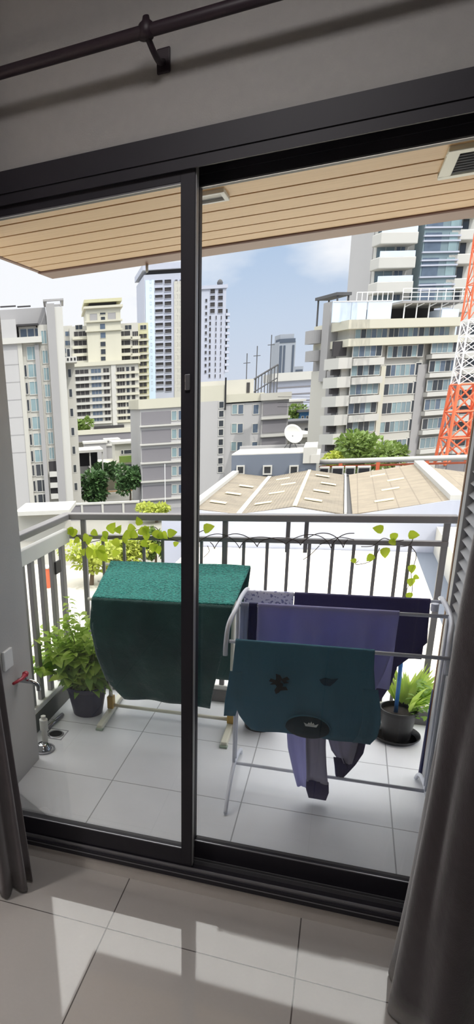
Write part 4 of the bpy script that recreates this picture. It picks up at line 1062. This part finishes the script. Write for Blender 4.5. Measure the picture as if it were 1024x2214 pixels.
# --- H: lattice mast, orange below and white above
p = at(955, 1005, y=100); hx, hy, hz = p.x, 100.0, p.z
T_ = thing('lattice_mast', (hx+1.8, hy+1.8, GZ), 'orange and white steel lattice mast at the right edge of the view', 'mast')
def mast(za, zb_, wa, wb, n, mat, name, r=.16):
    b = MB(); cs = ((-1, -1), (1, -1), (1, 1), (-1, 1))
    rot = math.radians(12)
    def P_(c, t): 
        w = wa+(wb-wa)*t; x, y = c[0]*w, c[1]*w
        return Vector((x*math.cos(rot)-y*math.sin(rot), x*math.sin(rot)+y*math.cos(rot), za+(zb_-za)*t))
    for c in cs: b.tube([P_(c, 0), P_(c, 1)], r, 6)
    for i in range(n):
        t0, t1 = i/n, (i+1)/n
        for k in range(4):
            a, c = cs[k], cs[(k+1) % 4]
            b.tube([P_(a, t1), P_(c, t1)], r*.6, 5); b.tube([P_(a, t0), P_(c, t1)], r*.55, 5); b.tube([P_(c, t0), P_(a, t1)], r*.55, 5)
    b.build(name, mat, T_)
z0m = hz-GZ; z1m = at(985, 832, y=hy).z-GZ; z2m = at(1010, 690, y=hy).z-GZ; z3m = at(1024, 560, y=hy).z-GZ+14
T_base = MB()
for c in ((-1.8, -1.8), (1.8, -1.8), (1.8, 1.8), (-1.8, 1.8)): T_base.box(c[0]-.4, c[0]+.4, c[1]-.4, c[1]+.4, 0, z0m)
T_base.build('leg_plinth', M['bgrey'], T_)
mast(z0m, z1m, 2.0, 1.45, 3, M['orange'], 'orange_section', .22)
mast(z1m, z2m, 1.45, 1.25, 4, M['wsteel'], 'white_section', .11)
mast(z2m, z3m, 1.25, 1.0, 5, M['orange'], 'upper_orange_section', .12)
mast(z3m, z3m+12, 1.0, .8, 5, M['wsteel'], 'upper_white_section', .12)

# --- I: slate annex with three square windows
I_ = Fac('annex', 590, 87, 2, 'slate-blue annex with three small square windows behind the sheet roofs', 'building')
u0, u1 = col(I_, 500, 682, 1005); zt = I_.uz(590, 982)[1]
I_.box('annex_wall', M['bslate'], u0, u1, 0, zt, 0, 9); I_.box('roof_slab', M['bwhite'], u0, u1, zt, zt+.12, 0, 9)
I_.box('parapet', M['bgrey'], u0, u1, zt+.12, zt+.5, 8.5, 9)
for a, b_ in ((512, 528), (569, 587), (626, 644)):
    q = col(I_, a+2, b_-2, 1015); z = I_.uz((a+b_)/2, 1016)[1]
    I_.window(q[0], q[1], z-.42, z+.42, 0, 'wdark', 'bwhite', t=.16, proud=.3)
q = col(I_, 655, 684, 985); I_.box('white_parapet_step', M['bwhite'], q[0], q[1], zt-1.2, zt+.7, -.2, 9); I_.box('white_parapet_step', M['bwhite'], q[0]+.9, q[1]+.4, zt-1.2, zt-.2, -.3, 9)
p = at(632, 955, y=93)
ds = thing('satellite_dish', (p.x-.3, 92.5, GZ+zt+.12), 'white satellite dish on the roof of the slate-blue annex', 'satellite dish')
b = MB(); b.lathe([(0, -.25), (.6, -.17), (1.1, .05), (1.35, .25), (1.33, .28), (1.08, .09), (.6, -.13), (0, -.2)], (0, 0, 0), 26)
o = b.build('dish', M['bwhite'], ds, True); o.location = (.3, 0, 1.75); o.rotation_euler = (math.radians(62), math.radians(14), .5)
MB().tube([(0, .1, 0), (.15, .1, .9), (.3, .15, 1.6)], .09, 8).build('dish_post', M['darkroof'], ds)
MB().tube([(-.7, .4, 0), (.2, .15, 1.3), (.9, .4, 0)], .05, 6).build('dish_strut', M['darkroof'], ds)

# --- J: sheet roofs of the hall below, with the white wall and the flat roof in front
hl = thing('market_hall', (0, 56, GZ), 'low hall with weathered sheet roofs and a long white wall in front', 'building')
HG = -GZ
zl, zrg, zlt, zrt = -8.05+HG, -7.3+HG, -7.55+HG, -6.85+HG
y0, y1 = 0, 28.5
def roofq(name, xa, za, xb, zb_, mat, dx=0):
    return MB().prism([(xa, y0, za), (xb, y0, zb_), (xb, y0, zb_-.25), (xa, y0, za-.25)], (0, 0, 0), (dx, y1-y0, .0)).build(name, mat, hl)
XJ = (-12.1, -8.25, -3.55, .35, 1.05, 8.0)
roofq('left_roof', XJ[0], zlt, XJ[1], zl, M['asbestos'], -.6); roofq('middle_roof', XJ[1]+.1, zl, XJ[2], zrg, M['asbestos'], -.5); roofq('middle_roof', XJ[2], zrg, XJ[3], zl+.1, M['asbestos'], -.35)
roofq('right_roof', XJ[4], zl+.1, XJ[5], zrt, M['panelroof'], -.5)
def cap(name, x, w, za, zb_, mat, dx): return MB().prism([(x-w/2, y0, za), (x+w/2, y0, za), (x+w/2, y0, zb_), (x-w/2, y0, zb_)], (0, 0, 0), (dx, y1, 0)).build(name, mat, hl)
cap('side_parapet', XJ[0]-.3, .75, zlt-3, zlt+.35, M['bwhite'], -.6); cap('side_parapet', XJ[5]+.45, .95, zrt-3, zrt+.4, M['bwhite'], -.5)
cap('valley_gutter', XJ[1]+.05, .45, zl-.3, zl+.12, M['bwarm'], -.55); cap('box_gutter', XJ[3]+.15, .2, zl-.3, zl+.25, M['bwhite'], -.35); cap('gutter_channel', XJ[3]+.5, .5, zl-.4, zl-.1, M['darkroof'], -.4)
cap('ridge_cap', XJ[2], .35, zrg-.05, zrg+.06, M['skylight'], -.45)
MB().box(XJ[0]-.7, XJ[5]-.2, y1, y1+.4, zl-2, zl+.1).build('rear_gutter', M['darkroof'], hl)
for (xa, xb, n, zA, zB) in ((XJ[0]+.6, XJ[1]-.6, 3, zlt, zl), (XJ[1]+.5, XJ[2]-.4, 4, zl, zrg), (XJ[2]+.5, XJ[3]-.5, 4, zrg, zl+.1), (XJ[4]+1, XJ[5]-1, 4, zl+.1, zrt)):
    for k in range(n):
        yy = 4+k*6.3; xc = xa+(xb-xa)*(.35+.3*((k*7) % 3)/2)-.25
        fx = lambda x: zA+(zB-zA)*((x-xa)/(xb-xa)*.75+.125)
        x0_, x1_ = xc-.75, xc+.75
        MB().prism([(x0_, yy, fx(x0_)+.05), (x1_, yy, fx(x1_)+.05), (x1_, yy+.85, fx(x1_)+.05), (x0_, yy+.85, fx(x0_)+.05)], (0, 0, 0), (0, 0, .06)).build('skylight_strip', M['skylight'], hl)
MB().box(at(350, 1150, y=56).x, 8.6, -.1, .4, 0, zl-.35).build('front_wall', M['bcool'], hl)
MB().prism([(-12.9, .3, zl-.4), (8.9, .3, zl-.4), (8.9, .3, zrt), (8.0, .3, zrt), (1.1, .3, zl), (.3, .3, zl), (-3.6, .3, zrg-.1), (-8.2, .3, zl), (-12.9, .3, zlt)], (0, 0, 0), (0, -.4, 0)).build('gable_wall', M['bcool'], hl)
# roof to the right of the white parapet
MB().prism([(9.0, y0, zrt-.3), (17, y0, zrt-1.6), (17, y0, zrt-1.9), (9.0, y0, zrt-.6)], (0, 0, 0), (-.5, y1, 0)).build('outer_roof', M['panelroof'], hl)
# flat cream roof in front
fr2 = thing('flat_roof_annex', (0, 36, GZ), 'low building with a bright cream flat roof just below the balcony', 'building')
MB().box(-11.6, 7.3, -16, 19.8, 0, -11+HG-.05).build('annex_body', M['bcool'], fr2)
MB().box(-11.6, 6.0, -16, 19.8, -11+HG-.05, -11+HG).build('roof_deck', M['creamroof'], fr2)
MB().box(6.0, 7.3, -16, 19.8, -11+HG-.05, -11+HG-.02).build('side_wall_shadow', M['bslate'], fr2)  # slate strip paints the shadow the side wall casts on the roof
MB().box(7.3, 9.2, -16, 19.8, 0, -8.9+HG).build('side_wall', M['bwhite'], fr2)
MB().box(-11.9, -11.6, -16, 19.8, 0, -10.6+HG).build('edge_parapet', M['bwhite'], fr2)
# pipe run behind the hall
p = at(690, 999, y=90); 
pr = thing('pipe_run', (p.x, 90, GZ), 'long white pipe run on rust-red posts behind the hall roofs', 'pipe')
zP = p.z-GZ
MB().tube([(0, 0, zP), (30, .6, zP+.2)], .34, 10).build('pipe', M['bwhite'], pr, True)
MB().tube([(0, .2, zP-.62), (30, .8, zP-.45)], .13, 8).build('lower_pipe', M['rust'], pr, True)
for x in (2.6, 7.0, 12.5, 19): MB().box(x-.22, x+.22, -.2, .2, 0, zP-.2).build('post', M['rust'], pr)
for i, (px, w) in enumerate(((700, 1.2), (729, 1.4), (756, 1.2), (786, 1.5), (692, 1.2))):
    if i == 4: continue
    p = at(px, 1022, y=86.5)
    ac = thing('air_conditioner', (p.x, 86.5, -8.9), ['dark rooftop condenser nearest the slate-blue annex', 'rooftop condenser second from the slate-blue annex', 'rooftop condenser third from the slate-blue annex, above the box gutter', 'rooftop condenser farthest from the slate-blue annex'][i], 'air conditioner', 'condensers along the rear gutter')
    MB().box(-w/2, w/2, 0, .9, 0, 1.7).build('housing', M['bwarm'], ac, bevel=.05)
    MB().box(-w/2+.15, w/2-.15, -.06, .02, .2, 1.5).build('grille', M['bdark'], ac)
    MB().box(-w/2+.1, w/2-.1, .1, .8, -8.1+0, 0).build('stand', M['darkroof'], ac)

# --- trees
def tree(name, px, py, y, rx, rz, label, mat, cat='tree', seed=0, n=900, cone=False, leafL=None, group=None, ground=None, trunk=True):
    c = at(px, py, y=y); r = random.Random(seed); gz = GZ if ground is None else ground
    t = thing(name, (c.x, y, gz), label, cat, group or ('hedges and bushes between the buildings' if name == 'shrub' else 'trees between the buildings'))
    b = MB(); zc = c.z-gz; L0 = leafL or rx*.22
    lobes = [(Vector((r.uniform(-.6, .6)*rx, r.uniform(-.5, .5)*rx, zc+r.uniform(-.5, .6)*rz)), r.uniform(.35, .55)) for _ in range(9)]
    for i in range(n):
        if cone:
            h = r.random(); a = r.uniform(0, 2*PI); rr = rx*(1.05-h)*math.sqrt(r.uniform(.4, 1)); q = Vector((rr*math.cos(a), rr*math.sin(a), zc-rz+2*rz*h)); out = Vector((math.cos(a), math.sin(a), -.2))
        else:
            lc, lr = lobes[i % 9]; dv = Vector((r.gauss(0, 1), r.gauss(0, 1), r.gauss(0, 1))).normalized()
            q = lc + Vector((dv.x*rx*lr, dv.y*rx*lr, dv.z*rz*lr))*r.uniform(.75, 1.05); out = dv
        dvec = out + Vector((r.uniform(-.8, .8), r.uniform(-.8, .8), r.uniform(-.5, .8)))
        b.leaf(q, dvec, (r.uniform(-1, 1), r.uniform(-1, 1), 1), L0*r.uniform(.7, 1.3), L0*.7, .2, .2)
    b.build('foliage', mat, t)
    if trunk: MB().tube([(0, 0, 0), (.05*rx, 0, zc*.5), (0, 0, zc)], [.09*rx, .07*rx, .03*rx], 7).build('trunk', M['bark'], t)
    return t
tree('broadleaf_tree', 800, 982, 97, 4.2, 3.0, 'large round green tree in front of the big white block', M['tree1'], seed=1, n=1500, leafL=.7)
tree('broadleaf_tree', 730, 993, 103, 2.0, 1.4, 'small yellow-green tree left of the large round tree', M['shrub'], seed=2, n=600, leafL=.6)
tree('broadleaf_tree', 850, 988, 104, 2.2, 2.0, 'dark green tree right of the large round tree', M['tree1'], seed=3, n=700, leafL=.6)
tree('conifer', 280, 1041, 115, 2.4, 3.0, 'dark dense tree beside the grey five-storey block', M['tree2'], seed=4, n=1300, leafL=.7)
tree('palm', 205, 1052, 117, 2.2, 2.6, 'palm-like tree beside the garage at the street', M['tree2'], seed=5, n=800, leafL=1.1)
tree('broadleaf_tree', 228, 1020, 131, 3.4, 1.9, 'green tree in front of the villa terraces', M['tree2'], seed=6, n=900, leafL=.8)
tree('broadleaf_tree', 177, 921, 240, 5.5, 3.0, 'roof garden tree on the podium of the cream condominium', M['tree1'], seed=7, n=700, leafL=1.4, ground=GZ+zb1-1.5)
tree('broadleaf_tree', 182, 990, 150, 2.5, 1.6, 'small tree under the carport roof', M['shrub'], seed=8, n=500, leafL=.8)
tree('shrub', 338, 1100, 101, 3.2, 1.0, 'yellow-green bush at the foot of the grey five-storey block', M['shrub'], 'shrub', seed=9, n=700, leafL=.6)
tree('shrub', 195, 1205, 62, 3.0, 1.9, 'pale bushy hedge seen between the left bars of the front railing', M['shrub'], 'shrub', seed=10, n=1100, leafL=.55)
tree('shrub', 272, 1195, 66, 2.6, 1.8, 'yellow-green hedge seen behind the leafy railing vine', M['shrub'], 'shrub', seed=11, n=1100, leafL=.55)
tree('shrub', 335, 1175, 69, 2.0, 2.0, 'darker green hedge beside the white wall', M['tree1'], 'shrub', seed=12, n=900, leafL=.55)
tree('shrub', 640, 893, 190, 2.6, 2.2, 'small street tree among the far low houses', M['tree1'], seed=13, n=400, leafL=.9)
tree('shrub', 112, 1072, 121, 1.3, .9, 'low bush on the terrace of the left apartment block', M['shrub'], 'shrub', seed=14, n=300, leafL=.5)

# --- houses between the left block and the grey block
V_ = Fac('villa', 255, 150, 24, 'cream terraced villa with planted balconies behind the trees', 'building')
u0, u1 = col(V_, 205, 304, 1000); z = [V_.uz(255, y)[1] for y in (962, 1000, 1028, 1060, 1085)]
V_.box('lower_wall', M['bwarm'], u0, u1, 0, z[3], 0, 12); V_.box('middle_storey', M['bcream'], u0+1, u1, z[3], z[1], 2, 12)
q = col(V_, 252, 303, 985); V_.box('upper_storey', M['bwarm'], q[0], q[1], z[1], z[0], 4, 12); V_.box('roof', M['bwhite'], q[0]-.6, q[1]+.4, z[0], z[0]+.5, 3.2, 12.6)
V_.box('terrace', M['bwarm'], u0, u1, z[2]-.4, z[2]+.9, -1.0, 2)
V_.box('terracotta_band', M['tile'], u0+1, u1-1, z[3]-.9, z[3], -.8, .2)
for a, b_ in ((262, 266), (268, 284), (288, 296)):
    w = col(V_, a, b_, 978, 4); V_.window(w[0], w[1], V_.uz(275, 981, 4)[1], V_.uz(275, 973, 4)[1], 4, 'wdark')
for a, b_ in ((225, 236), (241, 250), (270, 290)):
    w = col(V_, a, b_, 1010, 2); V_.window(w[0], w[1], V_.uz(255, 1016, 2)[1], V_.uz(255, 1005, 2)[1], 2, 'wdark')
w = col(V_, 258, 300, 996, 2); MBx = V_.box('planter_hedge', M['tree1'], w[0], w[1], z[1]-.2, z[1]+1.2, 1.4, 2.6)
S_ = Fac('carport', 195, 140, 24, 'white-roofed carport beside the tall left apartment block', 'building')
q = col(S_, 160, 222, 975); zt = S_.uz(190, 972)[1]
S_.box('roof', M['bwhite'], q[0], q[1], zt-.5, zt, -2, 10); S_.box('rear_wall', M['bgrey'], q[0], q[1]-3, 0, zt-3.6, 2, 10); S_.box('opening', M['bdark'], q[0]+.2, q[1]-1, zt-3.6, zt-.5, 3, 9.5)
for k in range(3): S_.box('post', M['bwhite'], q[0]+.5+k*2.6, q[0]+.75+k*2.6, 0, zt-.5, -1.6, -1.35)
R_ = Fac('roof_sheds', 250, 190, 24, 'cluster of white sheet-roofed sheds below the elevated deck', 'building')
for k, (a, b_, ya) in enumerate(((180, 232, 955), (196, 250, 962), (228, 262, 950), (262, 304, 958))):
    q = col(R_, a, b_, ya); zz = R_.uz((a+b_)/2, ya)[1]
    R_.box('shed', M['bgrey'], q[0]+.3, q[1]-.3, 0, zz-.5, k*1.5+.3, k*1.5+7); R_.box('sheet_roof', M['bwhite'], q[0], q[1], zz-.5, zz, k*1.5, k*1.5+7.5)
Q_ = Fac('elevated_road', 230, 225, 24, 'grey elevated road deck below the cream condominium', 'bridge')
q = col(Q_, 120, 330, 940); za, zb_ = Q_.uz(230, 933)[1], Q_.uz(230, 952)[1]
Q_.box('deck', M['bpanel'], q[0], q[1], zb_, za-.6, 0, 10); Q_.box('guard_wall', M['bcream'], q[0], q[1], za-.6, za+.9, -.3, .3)
for k in range(4): x = q[0]+5+k*9; Q_.box('pier', M['bgrey'], x, x+1.6, 0, zb_, 3, 6)
K_ = Fac('garden_wall', 225, 112, 16, 'long grey boundary wall with a white coping along the street', 'wall')
q = col(K_, 150, 300, 1090); za = K_.uz(225, 1086)[1]
K_.box('wall_panel', M['bpanel'], q[0]-2, q[1], 0, za-.3, 0, .5); K_.box('coping', M['bwhite'], q[0]-2, q[1]+.1, za-.3, za, -.15, .65)
for k in range(4): x = q[0]+2+k*3.6; K_.box('pilaster', M['bwhite'], x, x+.35, 0, za-.3, -.12, .1)
N_ = Fac('porch_house', 95, 95, 16, 'low white-edged porch roof at the foot of the left apartment block', 'building')
q = col(N_, 35, 152, 1110); za = N_.uz(100, 1102)[1]
N_.box('porch_roof', M['bwhite'], q[0], q[1], za-.6, za, -1, 8); N_.box('porch_wall', M['bwarm'], q[0], q[1]-1, 0, za-.6, 1, 8)
wi = [0]
lp_ = thing('street_pole', (at(357, 1100, y=112).x, 112, GZ), 'thin white pole in front of the grey five-storey block', 'pole')
MB().tube([(0, 0, 0), (0, 0, at(354, 1003, y=112).z-GZ)], .07, 6).build('pole_shaft', M['wsteel'], lp_)
# right-hand low town
for i, (px0, px1, ytop, dist, mat, lab, cat) in enumerate((
        (600, 692, 822, 330, 'bcool', 'wide white roof far off on the skyline left of the big white block', 'building'),
        (622, 655, 868, 215, 'bwhite', 'small white house among the far low houses', 'building'),
        (650, 690, 890, 190, 'bluesheet', 'blue-fronted shop below the far white roofs', 'building'),
        (618, 690, 915, 165, 'blgrey', 'grey-roofed low house behind the satellite dish', 'building'),
        (622, 690, 945, 140, 'bwarm', 'balconied low house just behind the slate-blue annex', 'building'))):
    K2 = Fac('low_house', (px0+px1)/2, dist, 20, lab, cat, 'low houses right of the grey block')
    q = col(K2, px0, px1, ytop); zz = K2.uz((px0+px1)/2, ytop)[1]
    K2.box('house_wall', M[mat], q[0], q[1], 0, zz, 0, 14)
    if i == 0:
        K2.box('roof', M['bwhite'], q[0]-2, q[1]+2, zz, zz+3.5, -1.5, 20); 
        for k in range(3): K2.box('wall_band', M['bpanel'], q[0], q[1], zz-3-k*3, zz-2.5-k*3, -.2, .1)
    else:
        K2.box('roof', M['darkroof'] if i in (2, 3) else M['bwhite'], q[0]-.6, q[1]+.6, zz, zz+.6, -1, 14.5)
        n = 4
        for k in range(n):
            x = q[0]+(q[1]-q[0])*(k+.25)/n; K2.window(x, x+(q[1]-q[0])*.4/n, zz-2.4, zz-1.1, 0, 'wdark')
        K2.box('awning', M['darkroof'], q[0], q[1], zz-3.2, zz-3.0, -1.6, .1)
B2 = Fac('brick_block', 985, 135, 30, 'grey brick-faced block seen through the lattice mast', 'building')
q = col(B2, 986, 1075, 860, 0); zz = B2.uz(990, 700)[1]
B2.box('block_wall', M['bpanel'], q[0], q[1], 0, zz, 0, 7)
for k in range(8):
    z = B2.uz(990, 735+k*34, 0)[1]; B2.box('balcony_band', M['bwhite'], q[0], q[1], z-.5, z+.5, -.9, .1)
    for a in range(3): x = q[0]+.8+a*2.8; B2.window(x, x+2, z+.7, z+2.2, 0, 'wdark')
p = at(101, 1235, y=60)
gp = thing('gate_post', (p.x, 60, GZ+.06), 'rust-red gate post seen between the left railing bars', 'post')
MB().box(-.28, .28, -.28, .28, 0, 2.2).build('post_shaft', M['rust'], gp); MB().box(-.34, .34, -.34, .34, 2.2, 2.35).build('post_cap', M['bwhite'], gp)
# overhead wires
b = MB()
for dy, dz in ((0, 0), (.0, -.9), (0, -1.6)):
    pA, pB = at(600, 858, y=120), at(900, 850, y=118)
    b.tube([pA + Vector((0, dy, dz)), (pA+pB)/2 + Vector((0, 0, dz-.3)), pB + Vector((0, 0, dz))], .035, 5)
tag(b.build('overhead_cable', M['bdark']), 'black overhead cables crossing in front of the far white roof', 'cable')

# ------------------------------------------------------------------ sun and sky
sl = bpy.data.lights.new('sun', 'SUN'); sl.energy = 2.8; sl.angle = math.radians(.6); sl.color = (1, .96, .90)
so_ = bpy.data.objects.new('sun', sl); COL.objects.link(so_)
sd = Vector((.60, -.30, .95)).normalized()      # towards the sun
so_.rotation_euler = sd.to_track_quat('Z', 'Y').to_euler(); so_.location = sd*60
w = bpy.data.worlds.new('sky'); sc.world = w; w.use_nodes = True
nt = w.node_tree; nt.nodes.clear()
def N(t, **k):
    n = nt.nodes.new(t)
    for a, v_ in k.items(): setattr(n, a, v_)
    return n
L = nt.links.new
tc = N('ShaderNodeTexCoord'); sp = N('ShaderNodeSeparateXYZ'); L(tc.outputs['Generated'], sp.inputs[0])
el = N('ShaderNodeValToRGB'); L(sp.outputs[2], el.inputs[0]); cr = el.color_ramp
cr.elements[0].position = 0.0; cr.elements[0].color = (*lin((222, 228, 242)), 1)
cr.elements[1].position = .10; cr.elements[1].color = (*lin((208, 222, 243)), 1)
e = cr.elements.new(.24); e.color = (*lin((176, 204, 239)), 1); e = cr.elements.new(.6); e.color = (1, .97, .93, 1)
mp = N('ShaderNodeMapping'); mp.inputs['Scale'].default_value = (1, 1, 2.6); L(tc.outputs['Generated'], mp.inputs[0])
ns = N('ShaderNodeTexNoise'); ns.inputs['Scale'].default_value = 3.2; ns.inputs['Detail'].default_value = 7; ns.inputs['Roughness'].default_value = .55; L(mp.outputs[0], ns.inputs[0])
# cloud bank to the left
dt = N('ShaderNodeVectorMath', operation='DOT_PRODUCT'); dt.inputs[1].default_value = (-.42, .86, .28); L(tc.outputs['Generated'], dt.inputs[0])
mr = N('ShaderNodeMapRange'); mr.inputs[1].default_value = .935; mr.inputs[2].default_value = .995; mr.inputs[3].default_value = 0; mr.inputs[4].default_value = .55; L(dt.outputs['Value'], mr.inputs[0])
dt2 = N('ShaderNodeVectorMath', operation='DOT_PRODUCT'); dt2.inputs[1].default_value = (.03, .97, .22); L(tc.outputs['Generated'], dt2.inputs[0])
mr2 = N('ShaderNodeMapRange'); mr2.inputs[1].default_value = .985; mr2.inputs[2].default_value = 1.0; mr2.inputs[3].default_value = 0; mr2.inputs[4].default_value = .3; L(dt2.outputs['Value'], mr2.inputs[0])
a0 = N('ShaderNodeMath', operation='ADD'); L(mr2.outputs[0], a0.inputs[0]); L(mr.outputs[0], a0.inputs[1])
ad = N('ShaderNodeMath', operation='ADD'); L(ns.outputs['Fac'], ad.inputs[0]); L(a0.outputs[0], ad.inputs[1])
cl = N('ShaderNodeMapRange'); cl.inputs[1].default_value = .56; cl.inputs[2].default_value = .82; L(ad.outputs[0], cl.inputs[0])
mx = N('ShaderNodeMix', data_type='RGBA'); L(cl.outputs[0], mx.inputs[0]); L(el.outputs[0], mx.inputs[6]); mx.inputs[7].default_value = (1.06, 1.06, 1.1, 1)
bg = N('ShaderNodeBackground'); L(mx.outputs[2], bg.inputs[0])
zen = N('ShaderNodeMapRange', interpolation_type='SMOOTHSTEP'); L(sp.outputs[2], zen.inputs[0])      # upper sky, out of view, boosted to light the balcony
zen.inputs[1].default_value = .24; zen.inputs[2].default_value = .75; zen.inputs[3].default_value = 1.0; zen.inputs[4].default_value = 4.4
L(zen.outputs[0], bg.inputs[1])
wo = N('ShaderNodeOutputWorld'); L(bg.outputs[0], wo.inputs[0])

sc.cycles.max_bounces = 10; sc.cycles.diffuse_bounces = 5; sc.cycles.glossy_bounces = 4; sc.cycles.transparent_max_bounces = 24
sc.cycles.use_denoising = True; sc.cycles.sample_clamp_indirect = 8
vs = sc.view_settings; vs.view_transform = 'Standard'; vs.look = 'None'; vs.exposure = 0.0; vs.gamma = 1.0; vs.use_curve_mapping = False
